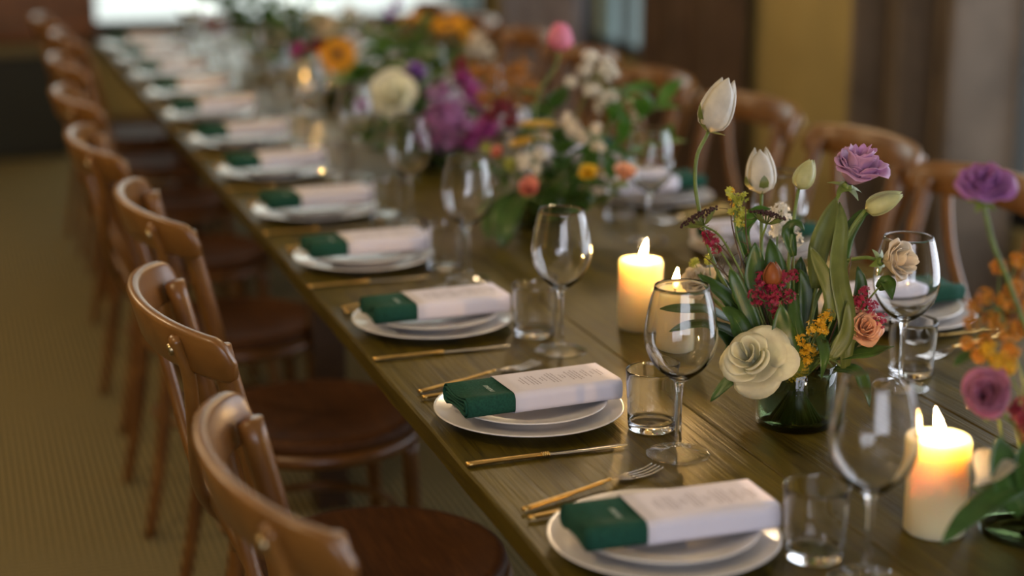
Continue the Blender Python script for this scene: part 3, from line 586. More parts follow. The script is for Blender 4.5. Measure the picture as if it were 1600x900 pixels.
FL = [
 {"kind": "tulip", "pos": (0.4409, 0.5304, 1.1512), "axis": (0.361, 0.004, 0.933), "size": 0.083, "stem": [(0.4409, 0.5304, 1.1512), (0.4206, 0.5261, 1.111), (0.4181, 0.5095, 1.0471), (0.4403, 0.4746, 0.9466), (0.4924, 0.3852, 0.845), (0.5241, 0.3308, 0.762)], "label": "tall white tulip on a curving stem rising highest above the main bouquet", "cat": "flower", "group": None, "R": 0.31, "col": "white_petal", "near": 1, "guard": 1},
 {"kind": "tulip", "pos": (0.535, 0.537, 1.0507), "axis": (0.0, 0.161, 0.987), "size": 0.0696, "stem": [(0.535, 0.537, 1.0507), (0.5321, 0.5285, 1.0161), (0.5253, 0.4975, 0.9344), (0.5137, 0.3898, 0.845), (0.507, 0.3272, 0.762)], "label": "shorter upright white tulip with a green outer petal behind the twigs", "cat": "flower", "group": None, "R": 0.33, "col": "white_petal", "near": 1, "guard": 2},
 {"kind": "bud", "pos": (0.5605, 0.4684, 1.0699), "axis": (0.425, -0.003, 0.905), "size": 0.0472, "stem": [(0.5605, 0.4684, 1.0699), (0.5509, 0.4604, 1.0288), (0.5361, 0.4428, 0.9466), (0.52, 0.3885, 0.845), (0.502, 0.3282, 0.762)], "label": "closed greenish white bud pointing up beside the mauve bloom", "cat": "flower", "group": None, "R": 0.33, "col": "bud", "near": 1},
 {"kind": "bud", "pos": (0.6309, 0.3955, 1.048), "axis": (0.843, -0.327, 0.426), "size": 0.0576, "stem": [(0.6309, 0.3955, 1.048), (0.6073, 0.395, 1.0175), (0.5817, 0.3945, 0.9449), (0.5407, 0.3719, 0.845), (0.4855, 0.3415, 0.762)], "label": "closed greenish white bud leaning right below the mauve bloom", "cat": "flower", "group": None, "R": 0.27, "col": "bud", "near": 1},
 {"kind": "rose", "pos": (0.609, 0.4121, 1.0822), "axis": (0.191, -0.337, 0.922), "size": 0.1151, "stem": [(0.609, 0.4121, 1.0822), (0.6033, 0.4298, 1.0602), (0.5858, 0.4338, 0.974), (0.5343, 0.3802, 0.845), (0.4906, 0.3348, 0.762)], "label": "large mauve ruffled bloom standing at the top right of the main bouquet", "cat": "flower", "group": None, "col": "mauve_petal", "near": 1, "open": 0.62, "ruf": 0.035, "layers": 7},
 {"kind": "rose", "pos": (0.6359, 0.3537, 0.9809), "axis": (0.469, -0.861, 0.194), "size": 0.0884, "stem": [(0.6359, 0.3537, 0.9809), (0.6187, 0.3711, 0.9839), (0.5924, 0.3971, 0.9675), (0.5621, 0.4038, 0.9153), (0.5355, 0.3789, 0.845), (0.4896, 0.3359, 0.762)], "label": "cream bloom bending right in front of the far wine glass", "cat": "flower", "group": None, "col": "cream_petal", "near": 1, "open": 0.62, "ruf": 0.03, "layers": 6},
 {"kind": "rose", "pos": (0.4403, 0.3711, 0.8465), "axis": (-0.573, -0.597, 0.562), "size": 0.1174, "stem": [(0.4403, 0.3711, 0.8465), (0.47, 0.3782, 0.8291), (0.49, 0.3666, 0.845), (0.526, 0.3457, 0.762)], "label": "large pale cream rose drooping over the rim of the main vase", "cat": "flower", "group": None, "col": "rose_petal", "near": 1, "open": 0.95, "ruf": 0.012, "layers": 6, "ecc": (0.22, -0.3)},
 {"kind": "rose", "pos": (0.4383, 0.5428, 0.9145), "axis": (-0.481, -0.474, 0.738), "size": 0.0679, "stem": [(0.4383, 0.5428, 0.9145), (0.4622, 0.5057, 0.8878), (0.4994, 0.3884, 0.845), (0.5185, 0.3283, 0.762)], "label": "creamy ruffled bloom seen half behind the wine glass and candle", "cat": "flower", "group": None, "col": "cream_petal", "near": 1, "open": 0.9, "ruf": 0.07, "layers": 6},
 {"kind": "rose", "pos": (0.5996, 0.3379, 0.8793), "axis": (-0.133, -0.729, 0.671), "size": 0.0737, "stem": [(0.5996, 0.3379, 0.8793), (0.5884, 0.3967, 0.8416), (0.5409, 0.3714, 0.845), (0.4853, 0.3419, 0.762)], "label": "peach rose low on the right of the main bouquet", "cat": "flower", "group": None, "col": "peach_petal", "near": 1, "open": 0.8, "ruf": 0.03, "layers": 7},
 {"kind": "button", "pos": (0.4929, 0.3456, 0.8374), "axis": (-0.142, -0.586, 0.798), "size": 0.0549, "stem": [(0.4929, 0.3456, 0.8374), (0.4998, 0.3558, 0.8231), (0.5049, 0.3554, 0.845), (0.5141, 0.3547, 0.762)], "label": "round yellow button flower with a green centre at the vase rim", "cat": "flower", "group": None, "col": "yellow_petal", "col2": "green_core", "near": 1},
 {"kind": "button", "pos": (0.5055, 0.3831, 0.8504), "axis": (-0.24, -0.38, 0.893), "size": 0.0483, "stem": [(0.5055, 0.3831, 0.8504), (0.5119, 0.3856, 0.8276), (0.511, 0.3703, 0.845), (0.5092, 0.3428, 0.762)], "label": "round green button flower just above the yellow one", "cat": "flower", "group": None, "col": "green_core", "col2": "green_core", "near": 1},
 {"kind": "bud", "pos": (0.49, 0.4031, 0.9445), "axis": (0.017, 0.05, 0.999), "size": 0.0351, "stem": [(0.49, 0.4031, 0.9445), (0.4994, 0.4071, 0.8908), (0.5047, 0.381, 0.845), (0.5142, 0.3342, 0.762)], "label": "small rust orange bud among the crimson florets", "cat": "flower", "group": None, "R": 0.4, "col": "rust_petal", "near": 1},
 {"kind": "cluster", "name": "flower_cluster", "pos": (0.4865, 0.3984, 0.923), "stem": [(0.4865, 0.3984, 0.923), (0.5006, 0.4017, 0.8727), (0.5053, 0.3783, 0.845), (0.5138, 0.3363, 0.762)], "blobs": [((0.4803, 0.4192, 0.9519), 0.013, 39), ((0.5066, 0.4003, 0.9543), 0.012, 36), ((0.4669, 0.4069, 0.9302), 0.0148, 45), ((0.4846, 0.3889, 0.9256), 0.0166, 54), ((0.5107, 0.3923, 0.9302), 0.0111, 30), ((0.4878, 0.4024, 0.9391), 0.0148, 45), ((0.5247, 0.4057, 0.9564), 0.0093, 24), ((0.4914, 0.3926, 0.9078), 0.0092, 21)], "label": "crimson floret cluster in the middle of the main bouquet", "cat": "flower", "group": None, "col": "crimson_petal", "fs": 0.004},
 {"kind": "cluster", "name": "flower_cluster", "pos": (0.5978, 0.3362, 0.9104), "stem": [(0.5978, 0.3362, 0.9104), (0.5892, 0.3557, 0.8917), (0.5603, 0.3656, 0.853), (0.5352, 0.3603, 0.845), (0.4899, 0.3508, 0.762)], "blobs": [((0.5993, 0.3406, 0.9282), 0.0119, 36), ((0.6118, 0.3345, 0.9211), 0.0119, 36), ((0.5864, 0.3395, 0.9087), 0.0092, 24), ((0.6232, 0.3253, 0.9016), 0.0119, 39), ((0.575, 0.3401, 0.8971), 0.0092, 21), ((0.6097, 0.3509, 0.939), 0.0083, 18), ((0.5801, 0.3552, 0.9185), 0.0074, 15)], "label": "crimson floret spray reaching right toward the far wine glass", "cat": "flower", "group": None, "col": "crimson_petal", "fs": 0.004},
 {"kind": "cluster", "name": "flower_cluster", "pos": (0.4167, 0.4544, 1.0031), "stem": [(0.4167, 0.4544, 1.0031), (0.4383, 0.4508, 0.9765), (0.4689, 0.4348, 0.9153), (0.494, 0.3861, 0.845), (0.5228, 0.3301, 0.762)], "blobs": [((0.4161, 0.4556, 1.0067), 0.0121, 39), ((0.4096, 0.4597, 1.0139), 0.0056, 12), ((0.4203, 0.4507, 0.9941), 0.0074, 15)], "label": "small crimson tuft on a thin twig left of the bouquet", "cat": "flower", "group": None, "col": "crimson_petal", "fs": 0.0045},
 {"kind": "cluster", "name": "flower_cluster", "pos": (0.53, 0.3413, 0.8866), "stem": [(0.53, 0.3413, 0.8866), (0.5248, 0.3523, 0.8409), (0.5174, 0.3536, 0.845), (0.5041, 0.3561, 0.762)], "blobs": [((0.5076, 0.3463, 0.8777), 0.0082, 21), ((0.5221, 0.3379, 0.8645), 0.01, 27), ((0.5401, 0.3428, 0.9043), 0.0091, 24), ((0.5502, 0.3414, 0.9113), 0.0082, 21), ((0.528, 0.3439, 0.8937), 0.0119, 33), ((0.5135, 0.3408, 0.8645), 0.01, 24), ((0.5158, 0.3363, 0.8512), 0.0082, 18), ((0.5416, 0.3384, 0.8901), 0.0073, 18)], "label": "bright yellow goldenrod sprig low at the front of the bouquet", "cat": "flower", "group": None, "col": "golden_petal", "fs": 0.0042},
 {"kind": "cluster", "name": "flower_cluster", "pos": (0.4773, 0.4873, 1.0379), "stem": [(0.4773, 0.4873, 1.0379), (0.4861, 0.4719, 0.9923), (0.5, 0.4448, 0.9101), (0.5061, 0.3898, 0.845), (0.5131, 0.3272, 0.762)], "blobs": [((0.4656, 0.4967, 1.058), 0.0047, 15), ((0.4691, 0.4925, 1.0471), 0.0057, 18), ((0.4727, 0.4884, 1.0361), 0.0057, 18), ((0.4763, 0.4842, 1.0251), 0.0057, 18), ((0.48, 0.4804, 1.016), 0.0057, 15), ((0.4664, 0.4992, 1.0681), 0.0038, 9)], "label": "narrow curling yellow goldenrod tip rising left of the tulip", "cat": "flower", "group": None, "col": "golden_petal", "fs": 0.0036},
 {"kind": "cluster", "name": "flower_cluster", "pos": (0.5391, 0.4837, 1.02), "stem": [(0.5391, 0.4837, 1.02), (0.5277, 0.4634, 0.9717), (0.5156, 0.3895, 0.845), (0.5055, 0.3274, 0.762)], "blobs": [((0.5281, 0.4898, 1.0292), 0.0105, 21), ((0.5341, 0.4737, 1.0175), 0.0123, 27), ((0.5488, 0.4958, 1.0363), 0.0095, 18), ((0.5531, 0.4906, 1.0225), 0.0095, 18), ((0.5324, 0.4816, 1.0043), 0.0076, 12), ((0.5715, 0.4861, 0.9888), 0.0096, 12)], "label": "cluster of tiny white starry florets behind the leaves", "cat": "flower", "group": None, "col": "white_petal", "fs": 0.006},
 {"kind": "cluster", "name": "budded_twig", "pos": (0.458, 0.4657, 1.055), "stem": [(0.458, 0.4657, 1.055), (0.4549, 0.4564, 1.0171), (0.4736, 0.4431, 0.9515), (0.4918, 0.4148, 0.87), (0.5009, 0.3849, 0.845), (0.5173, 0.3311, 0.762)], "blobs": [((0.4505, 0.4727, 1.0712), 0.0075, 12), ((0.4602, 0.4665, 1.0604), 0.0084, 13), ((0.466, 0.4601, 1.0442), 0.0084, 13), ((0.4536, 0.4643, 1.0442), 0.0075, 12), ((0.4704, 0.4646, 1.0658), 0.0056, 9), ((0.4605, 0.4583, 1.0306), 0.0075, 12)], "label": "twig of yellow green unopened buds in the upper bouquet", "cat": "flower", "group": None, "col": "lime_petal", "fs": 0.0055},
 {"kind": "cluster", "name": "filler_sprig", "pos": (0.4488, 0.5204, 0.9251), "stem": [(0.4488, 0.5204, 0.9251), (0.4678, 0.4962, 0.8997), (0.5, 0.3885, 0.845), (0.518, 0.3282, 0.762)], "blobs": [((0.4305, 0.5443, 0.9507), 0.0068, 13), ((0.452, 0.5385, 0.9554), 0.0068, 13), ((0.4579, 0.5173, 0.9251), 0.0087, 15)], "label": "loose yellow green filler florets above the creamy bloom", "cat": "flower", "group": None, "col": "lime_petal", "fs": 0.005},
 {"kind": "umbel", "pos": (0.3988, 0.4461, 1.0308), "axis": (-0.404, 0.261, 0.877), "size": 0.0608, "stem": [(0.3988, 0.4461, 1.0308), (0.4303, 0.4513, 1.0085), (0.4623, 0.4342, 0.9449), (0.4919, 0.385, 0.845), (0.5244, 0.331, 0.762)], "label": "dark seeded flat flower head facing left above the crimson tuft", "cat": "flower", "group": None, "near": 1},
 {"kind": "umbel", "pos": (0.4936, 0.4357, 1.0283), "axis": (0.24, 0.073, 0.968), "size": 0.0557, "stem": [(0.4936, 0.4357, 1.0283), (0.4885, 0.4391, 0.9945), (0.4955, 0.4259, 0.9153), (0.503, 0.3893, 0.845), (0.5156, 0.3276, 0.762)], "label": "dark seeded flat flower head in the middle of the bouquet", "cat": "flower", "group": None, "near": 1},
 {"kind": "twig", "path": [(0.4061, 0.4632, 0.9828), (0.4324, 0.4478, 0.9584), (0.4669, 0.4273, 0.9251), (0.4911, 0.4126, 0.8609), (0.5133, 0.4003, 0.8035)], "label": "thin brown twig branching low to the left of the bouquet", "cat": "twig", "group": None},
 {"kind": "twig", "path": [(0.4602, 0.4798, 1.0693), (0.4542, 0.4707, 1.0285), (0.4644, 0.4511, 0.9696), (0.4814, 0.4281, 0.9062), (0.516, 0.3995, 0.8035)], "label": "dark brown twig running up through the left of the bouquet", "cat": "twig", "group": None},
 {"kind": "twig", "path": [(0.5963, 0.3688, 0.988), (0.5856, 0.3655, 0.923), (0.5548, 0.3638, 0.8396), (0.5417, 0.3809, 0.8066)], "label": "fine green brown twig on the right of the bouquet", "cat": "twig", "group": None},
 {"kind": "leaf", "name": "leaf_stem", "path": [(0.476, 0.4223, 0.9179), (0.4767, 0.4331, 0.9584), (0.4757, 0.4348, 1.0031)], "width": 0.0354, "nrm": (-0.184, -0.878, 0.443), "stem": [(0.476, 0.4223, 0.9179), (0.4942, 0.3862, 0.845), (0.5226, 0.33, 0.762)], "label": "broad dark green leaf standing left of centre in the bouquet", "cat": "leaf", "color": "leaf", "group": None},
 {"kind": "leaf", "name": "leaf_stem", "path": [(0.517, 0.4392, 0.9101), (0.5189, 0.451, 0.9557), (0.5145, 0.4645, 0.9996)], "width": 0.034, "nrm": (-0.519, -0.733, 0.439), "stem": [(0.517, 0.4392, 0.9101), (0.5129, 0.3899, 0.845), (0.5077, 0.3271, 0.762)], "label": "broad green leaf standing just right of another in the bouquet", "cat": "leaf", "color": "leaf", "group": None},
 {"kind": "leaf", "name": "leaf_stem", "path": [(0.4888, 0.3417, 0.838), (0.4854, 0.3549, 0.8822), (0.4811, 0.3583, 0.929)], "width": 0.0402, "nrm": (-0.226, -0.843, 0.489), "stem": [(0.4888, 0.3417, 0.838), (0.4994, 0.3484, 0.845), (0.5185, 0.3603, 0.762)], "label": "rounded olive green leaf above the yellow button flower", "cat": "leaf", "color": "leaf", "group": None},
 {"kind": "leaf", "name": "leaf_stem", "path": [(0.5588, 0.3997, 0.9359), (0.5677, 0.4115, 0.99), (0.5895, 0.4179, 1.0396), (0.5968, 0.4221, 1.064)], "width": 0.0317, "nrm": (-0.561, -0.706, 0.433), "stem": [(0.5588, 0.3997, 0.9359), (0.5344, 0.3773, 0.845), (0.4905, 0.3371, 0.762)], "label": "long upright green leaf under the mauve bloom", "cat": "leaf", "color": "leaf3", "group": None},
 {"kind": "leaf", "name": "leaf_stem", "path": [(0.565, 0.3164, 0.838), (0.5722, 0.3321, 0.9043), (0.5658, 0.3536, 0.975), (0.5757, 0.366, 1.0324), (0.5818, 0.384, 1.0658)], "width": 0.031, "nrm": (0.003, -0.942, 0.335), "stem": [(0.565, 0.3164, 0.838), (0.5375, 0.3357, 0.845), (0.488, 0.3704, 0.762)], "label": "long twisted tulip leaf with a browned tip", "cat": "leaf", "color": "leaf3", "group": None},
 {"kind": "leaf", "name": "leaf_stem", "path": [(0.5531, 0.3385, 0.9043), (0.5533, 0.3505, 0.9485), (0.5358, 0.3558, 0.9862), (0.5226, 0.3561, 1.0113)], "width": 0.0219, "nrm": (-0.455, -0.714, 0.533), "stem": [(0.5531, 0.3385, 0.9043), (0.5316, 0.3468, 0.845), (0.4928, 0.3616, 0.762)], "label": "pointed tulip leaf curling left at the middle of the bouquet", "cat": "leaf", "color": "leaf3", "group": None},
 {"kind": "leaf", "name": "leaf_stem", "path": [(0.5422, 0.3175, 0.8541), (0.5658, 0.3193, 0.8894), (0.572, 0.3293, 0.9334)], "width": 0.0236, "nrm": (-0.073, -0.893, 0.445), "stem": [(0.5422, 0.3175, 0.8541), (0.5261, 0.3362, 0.845), (0.4971, 0.37, 0.762)], "label": "folded green leaf beside the peach rose", "cat": "leaf", "color": "leaf3", "group": None},
 {"kind": "leaf", "name": "leaf_stem", "path": [(0.457, 0.4719, 0.8773), (0.4168, 0.4583, 0.8981), (0.3754, 0.4421, 0.9079), (0.3264, 0.4385, 0.9149)], "width": 0.0285, "nrm": (-0.14, -0.421, 0.896), "stem": [(0.457, 0.4719, 0.8773), (0.4955, 0.3869, 0.845), (0.5216, 0.3295, 0.762)], "label": "dark leaf stretching left behind the wine glass", "cat": "leaf", "color": "leaf", "group": None},
 {"kind": "leaf", "name": "leaf_stem", "path": [(0.4642, 0.4417, 0.8553), (0.4215, 0.4406, 0.879), (0.378, 0.4353, 0.8863), (0.3387, 0.4257, 0.8828)], "width": 0.0245, "nrm": (-0.12, -0.36, 0.925), "stem": [(0.4642, 0.4417, 0.8553), (0.4937, 0.3859, 0.845), (0.5231, 0.3302, 0.762)], "label": "lower dark leaf stretching left behind the wine glass", "cat": "leaf", "color": "leaf", "group": None},
 {"kind": "leaf", "name": "leaf_stem", "path": [(0.4828, 0.438, 0.8644), (0.4548, 0.4477, 0.9054), (0.4242, 0.4546, 0.9334), (0.3968, 0.4589, 0.9557)], "width": 0.0283, "nrm": (-0.378, -0.492, 0.784), "stem": [(0.4828, 0.438, 0.8644), (0.4991, 0.3883, 0.845), (0.5187, 0.3284, 0.762)], "label": "glossy leaf pointing up left behind the wine glass", "cat": "leaf", "color": "leaf", "group": None},
 {"kind": "leaf", "name": "leaf_stem", "path": [(0.455, 0.4019, 0.8575), (0.4403, 0.4166, 0.8935), (0.4182, 0.4187, 0.9141)], "width": 0.0316, "nrm": (-0.29, -0.557, 0.778), "stem": [(0.455, 0.4019, 0.8575), (0.4834, 0.3777, 0.845), (0.5313, 0.3368, 0.762)], "label": "broad glossy leaf tucked behind the cream rose", "cat": "leaf", "color": "leaf", "group": None},
 {"kind": "leaf", "name": "leaf_stem", "path": [(0.4755, 0.4002, 0.8367), (0.4667, 0.4179, 0.8908), (0.4447, 0.4298, 0.9474), (0.4374, 0.4372, 0.9654)], "width": 0.0242, "nrm": (-0.538, -0.664, 0.519), "stem": [(0.4755, 0.4002, 0.8367), (0.4928, 0.3776, 0.845), (0.5238, 0.3369, 0.762)], "label": "narrow green leaf rising behind the crimson cluster", "cat": "leaf", "color": "leaf", "group": None},
 {"kind": "leaf", "name": "leaf_stem", "path": [(0.5536, 0.3339, 0.8483), (0.5839, 0.3154, 0.8574), (0.607, 0.2989, 0.8647), (0.6247, 0.2845, 0.8737)], "width": 0.0238, "nrm": (-0.142, -0.428, 0.893), "stem": [(0.5536, 0.3339, 0.8483), (0.5318, 0.3444, 0.845), (0.4926, 0.3634, 0.762)], "label": "green leaf reaching right below the peach rose", "cat": "leaf", "color": "leaf", "group": None},
 {"kind": "leaf", "name": "leaf_stem", "path": [(0.5568, 0.3292, 0.835), (0.5727, 0.3025, 0.8365), (0.5785, 0.2833, 0.8132), (0.5825, 0.2753, 0.7887)], "width": 0.0257, "nrm": (0.147, -0.821, 0.551), "stem": [(0.5568, 0.3292, 0.835), (0.5334, 0.3421, 0.845), (0.4913, 0.3653, 0.762)], "label": "green leaf hanging over the right side of the vase", "cat": "leaf", "color": "leaf", "group": None},
 {"kind": "leaf", "name": "leaf_stem", "path": [(0.5353, 0.3198, 0.8541), (0.5315, 0.3283, 0.8806), (0.5244, 0.3044, 0.8643), (0.5175, 0.2979, 0.832)], "width": 0.0182, "nrm": (-0.063, -0.844, 0.533), "stem": [(0.5353, 0.3198, 0.8541), (0.5227, 0.3374, 0.845), (0.4999, 0.3691, 0.762)], "label": "small leaf folded down over the front rim of the vase", "cat": "leaf", "color": "leaf", "group": None},
 {"kind": "leaf", "name": "leaf_stem", "path": [(0.4437, 0.3668, 0.835), (0.4149, 0.3626, 0.8247), (0.3982, 0.3646, 0.8115), (0.3793, 0.3655, 0.792)], "width": 0.022, "nrm": (-0.254, -0.447, 0.858), "stem": [(0.4437, 0.3668, 0.835), (0.4768, 0.3609, 0.845), (0.5365, 0.3503, 0.762)], "label": "green leaf drooping left under the cream rose", "cat": "leaf", "color": "leaf", "group": None},
 {"kind": "leaf", "name": "leaf_stem", "path": [(0.6293, 0.3456, 0.9434), (0.6363, 0.3355, 0.9548), (0.6347, 0.3234, 0.9485), (0.6369, 0.3184, 0.9325)], "width": 0.0221, "nrm": (-0.164, -0.825, 0.541), "stem": [(0.6293, 0.3456, 0.9434), (0.5449, 0.3523, 0.845), (0.4821, 0.3572, 0.762)], "label": "small leaf hanging beneath the bending cream bloom", "cat": "leaf", "color": "leaf", "group": None},
 {"kind": "leaf", "name": "leaf_stem", "path": [(0.5991, 0.3937, 0.963), (0.609, 0.4027, 1.0081), (0.6319, 0.4038, 1.0396), (0.6482, 0.3888, 1.0444)], "width": 0.0205, "nrm": (-0.281, -0.505, 0.816), "stem": [(0.5991, 0.3937, 0.963), (0.5421, 0.3689, 0.845), (0.4843, 0.3438, 0.762)], "label": "thin green leaf curving right below the leaning bud", "cat": "leaf", "color": "leaf", "group": None},
 {"kind": "leaf", "name": "leaf_stem", "path": [(0.5191, 0.3555, 0.8454), (0.5167, 0.381, 0.8962), (0.5233, 0.4013, 0.9384)], "width": 0.0239, "nrm": (-0.083, -0.934, 0.348), "stem": [(0.5191, 0.3555, 0.8454), (0.5146, 0.3552, 0.845), (0.5064, 0.3548, 0.762)], "label": "narrow green leaf standing behind the goldenrod", "cat": "leaf", "color": "leaf", "group": None},
 {"kind": "leaf", "name": "leaf_stem", "path": [(0.4679, 0.423, 0.7914), (0.453, 0.438, 0.8279), (0.4751, 0.4659, 0.8773)], "width": 0.0377, "nrm": (-0.561, -0.706, 0.433), "stem": [(0.4679, 0.423, 0.7914), (0.4916, 0.3848, 0.845), (0.5247, 0.3312, 0.762)], "label": "dark leaf behind the cream rose at the vase rim", "cat": "leaf", "color": "leaf", "group": None},
 {"kind": "leaf", "name": "leaf_stem", "path": [(0.5504, 0.446, 0.8561), (0.5594, 0.4581, 0.9116), (0.5703, 0.4697, 0.967)], "width": 0.0382, "nrm": (-0.195, -0.917, 0.349), "stem": [(0.5504, 0.446, 0.8561), (0.5242, 0.387, 0.845), (0.4986, 0.3294, 0.762)], "label": "dark leaf standing at the back of the bouquet", "cat": "leaf", "color": "leaf", "group": None},
 {"kind": "leaf", "name": "leaf_stem", "path": [(0.579, 0.4263, 0.8192), (0.6062, 0.4325, 0.8746), (0.6281, 0.4378, 0.9208)], "width": 0.0382, "nrm": (-0.195, -0.917, 0.349), "stem": [(0.579, 0.4263, 0.8192), (0.5343, 0.3802, 0.845), (0.4905, 0.3349, 0.762)], "label": "dark leaf at the back right of the bouquet", "cat": "leaf", "color": "leaf", "group": None},
 {"kind": "leaf", "name": "leaf_stem", "path": [(0.5455, 0.4472, 0.974), (0.541, 0.4574, 1.006), (0.549, 0.4482, 1.0218), (0.5543, 0.4337, 1.0149)], "width": 0.0226, "nrm": (-0.064, -0.51, 0.858), "stem": [(0.5455, 0.4472, 0.974), (0.5226, 0.3877, 0.845), (0.4999, 0.3289, 0.762)], "label": "small dark leaf arching right beside the white florets", "cat": "leaf", "color": "leaf", "group": None},
 {"kind": "leaf", "name": "leaf_stem", "path": [(0.4821, 0.4208, 0.8005), (0.463, 0.4384, 0.8416), (0.4425, 0.4514, 0.8644), (0.4171, 0.4535, 0.8808)], "width": 0.0358, "nrm": (-0.407, -0.595, 0.693), "stem": [(0.4821, 0.4208, 0.8005), (0.4963, 0.3872, 0.845), (0.5209, 0.3292, 0.762)], "label": "wide dark leaf spreading left above the cream rose", "cat": "leaf", "color": "leaf", "group": None},
 {"kind": "leaf", "name": "leaf_stem", "path": [(0.5066, 0.4403, 0.8221), (0.4841, 0.4629, 0.8773), (0.4559, 0.4836, 0.9187), (0.4446, 0.4949, 0.9463)], "width": 0.0323, "nrm": (-0.538, -0.664, 0.519), "stem": [(0.5066, 0.4403, 0.8221), (0.5086, 0.39, 0.845), (0.5111, 0.327, 0.762)], "label": "dark leaf rising left of the crimson cluster", "cat": "leaf", "color": "leaf", "group": None},
 {"kind": "leaf", "name": "leaf_stem", "path": [(0.5104, 0.4164, 0.8188), (0.497, 0.4358, 0.8736), (0.4981, 0.448, 0.9192), (0.5075, 0.4523, 0.9466)], "width": 0.0321, "nrm": (-0.184, -0.878, 0.443), "stem": [(0.5104, 0.4164, 0.8188), (0.5102, 0.3857, 0.845), (0.5098, 0.3304, 0.762)], "label": "dark upright leaf behind the crimson cluster", "cat": "leaf", "color": "leaf", "group": None},
 {"kind": "leaf", "name": "leaf_stem", "path": [(0.5425, 0.4082, 0.8279), (0.5577, 0.4181, 0.8827), (0.5597, 0.43, 0.9284), (0.553, 0.4397, 0.9557)], "width": 0.0302, "nrm": (-0.378, -0.813, 0.443), "stem": [(0.5425, 0.4082, 0.8279), (0.5262, 0.3816, 0.845), (0.497, 0.3337, 0.762)], "label": "dark upright leaf right of the crimson cluster", "cat": "leaf", "color": "leaf", "group": None},
 {"kind": "leaf", "name": "leaf_stem", "path": [(0.5888, 0.3978, 0.8462), (0.6231, 0.3964, 0.8827), (0.6308, 0.3961, 0.9309), (0.6289, 0.4055, 0.9627)], "width": 0.0264, "nrm": (-0.15, -0.771, 0.62), "stem": [(0.5888, 0.3978, 0.8462), (0.5408, 0.3717, 0.845), (0.4854, 0.3416, 0.762)], "label": "slim leaf rising behind the crimson spray", "cat": "leaf", "color": "leaf", "group": None},
 {"kind": "leaf", "name": "leaf_stem", "path": [(0.5768, 0.3564, 0.8396), (0.5963, 0.3561, 0.862), (0.6205, 0.3416, 0.8783)], "width": 0.0241, "nrm": (0.009, -0.621, 0.784), "stem": [(0.5768, 0.3564, 0.8396), (0.5434, 0.3557, 0.845), (0.4833, 0.3544, 0.762)], "label": "short leaf under the crimson spray", "cat": "leaf", "color": "leaf", "group": None},
 {"kind": "leaf", "name": "leaf_stem", "path": [(0.4687, 0.3548, 0.8217), (0.4578, 0.3556, 0.8512), (0.4685, 0.3492, 0.8806)], "width": 0.022, "nrm": (-0.267, -0.804, 0.531), "stem": [(0.4687, 0.3548, 0.8217), (0.4894, 0.3549, 0.845), (0.5265, 0.3551, 0.762)], "label": "small leaf between the cream rose and the yellow button flower", "cat": "leaf", "color": "leaf", "group": None},
 {"kind": "leaf", "name": "leaf_stem", "path": [(0.4828, 0.468, 0.974), (0.4769, 0.48, 1.0105), (0.497, 0.4705, 1.04), (0.5152, 0.4654, 1.0436)], "width": 0.0226, "nrm": (-0.197, -0.592, 0.782), "stem": [(0.4828, 0.468, 0.974), (0.5018, 0.389, 0.845), (0.5166, 0.3278, 0.762)], "label": "small green leaf behind the yellow green buds", "cat": "leaf", "color": "leaf2", "group": None},
 {"kind": "twig", "path": [(0.4664, 0.4509, 1.0507), (0.4694, 0.4467, 0.999), (0.4866, 0.4289, 0.9153), (0.5133, 0.4003, 0.8035)], "label": "brown twig among the yellow green buds", "cat": "twig", "group": None},
 {"kind": "twig", "path": [(0.4291, 0.4634, 0.9714), (0.4526, 0.4452, 0.9334), (0.4837, 0.42, 0.879), (0.516, 0.3995, 0.8035)], "label": "thin twig crossing low behind the glass rim", "cat": "twig", "group": None},
 {"kind": "twig", "path": [(0.3856, 0.4728, 1.0328), (0.4336, 0.4573, 0.9945), (0.4703, 0.4393, 0.9334), (0.5133, 0.4003, 0.8035)], "label": "long thin twig beside the dark seed head", "cat": "twig", "group": None},
 {"kind": "rose", "pos": (0.4848, -0.1102, 1.1709), "axis": (-0.228, -0.43, 0.873), "size": 0.0811, "stem": [(0.4848, -0.1102, 1.1709), (0.4919, -0.1256, 1.1232), (0.5129, -0.1359, 1.0716), (0.545, -0.1515, 0.974), (0.565, -0.1258, 0.845), (0.601, -0.0794, 0.762)], "label": "large purple bloom on a thick stem at the right edge", "cat": "flower", "group": None, "col": "purple_petal", "near": 1, "open": 0.72, "ruf": 0.025, "layers": 7, "ecc": (0.05, 0.05)},
 {"kind": "rose", "pos": (0.4918, -0.1435, 0.9384), "axis": (-0.644, -0.543, 0.54), "size": 0.0824, "stem": [(0.4918, -0.1435, 0.9384), (0.5304, -0.1442, 0.9032), (0.5578, -0.122, 0.845), (0.6068, -0.0824, 0.762)], "label": "round dusky pink ranunculus above the nearest candle", "cat": "flower", "group": None, "col": "dusky_petal", "near": 1, "open": 0.55, "ruf": 0.02, "layers": 8},
 {"kind": "petal", "pos": (0.4494, -0.1844, 0.8567), "axis": (-0.258, -0.173, 0.95), "size": 0.0667, "stem": [(0.4494, -0.1844, 0.8567), (0.4984, -0.1749, 0.8315), (0.5585, -0.1229, 0.845), (0.6062, -0.0817, 0.762)], "label": "pale cream petal curling beside the nearest candle", "cat": "flower", "group": None, "col": "cream_petal"},
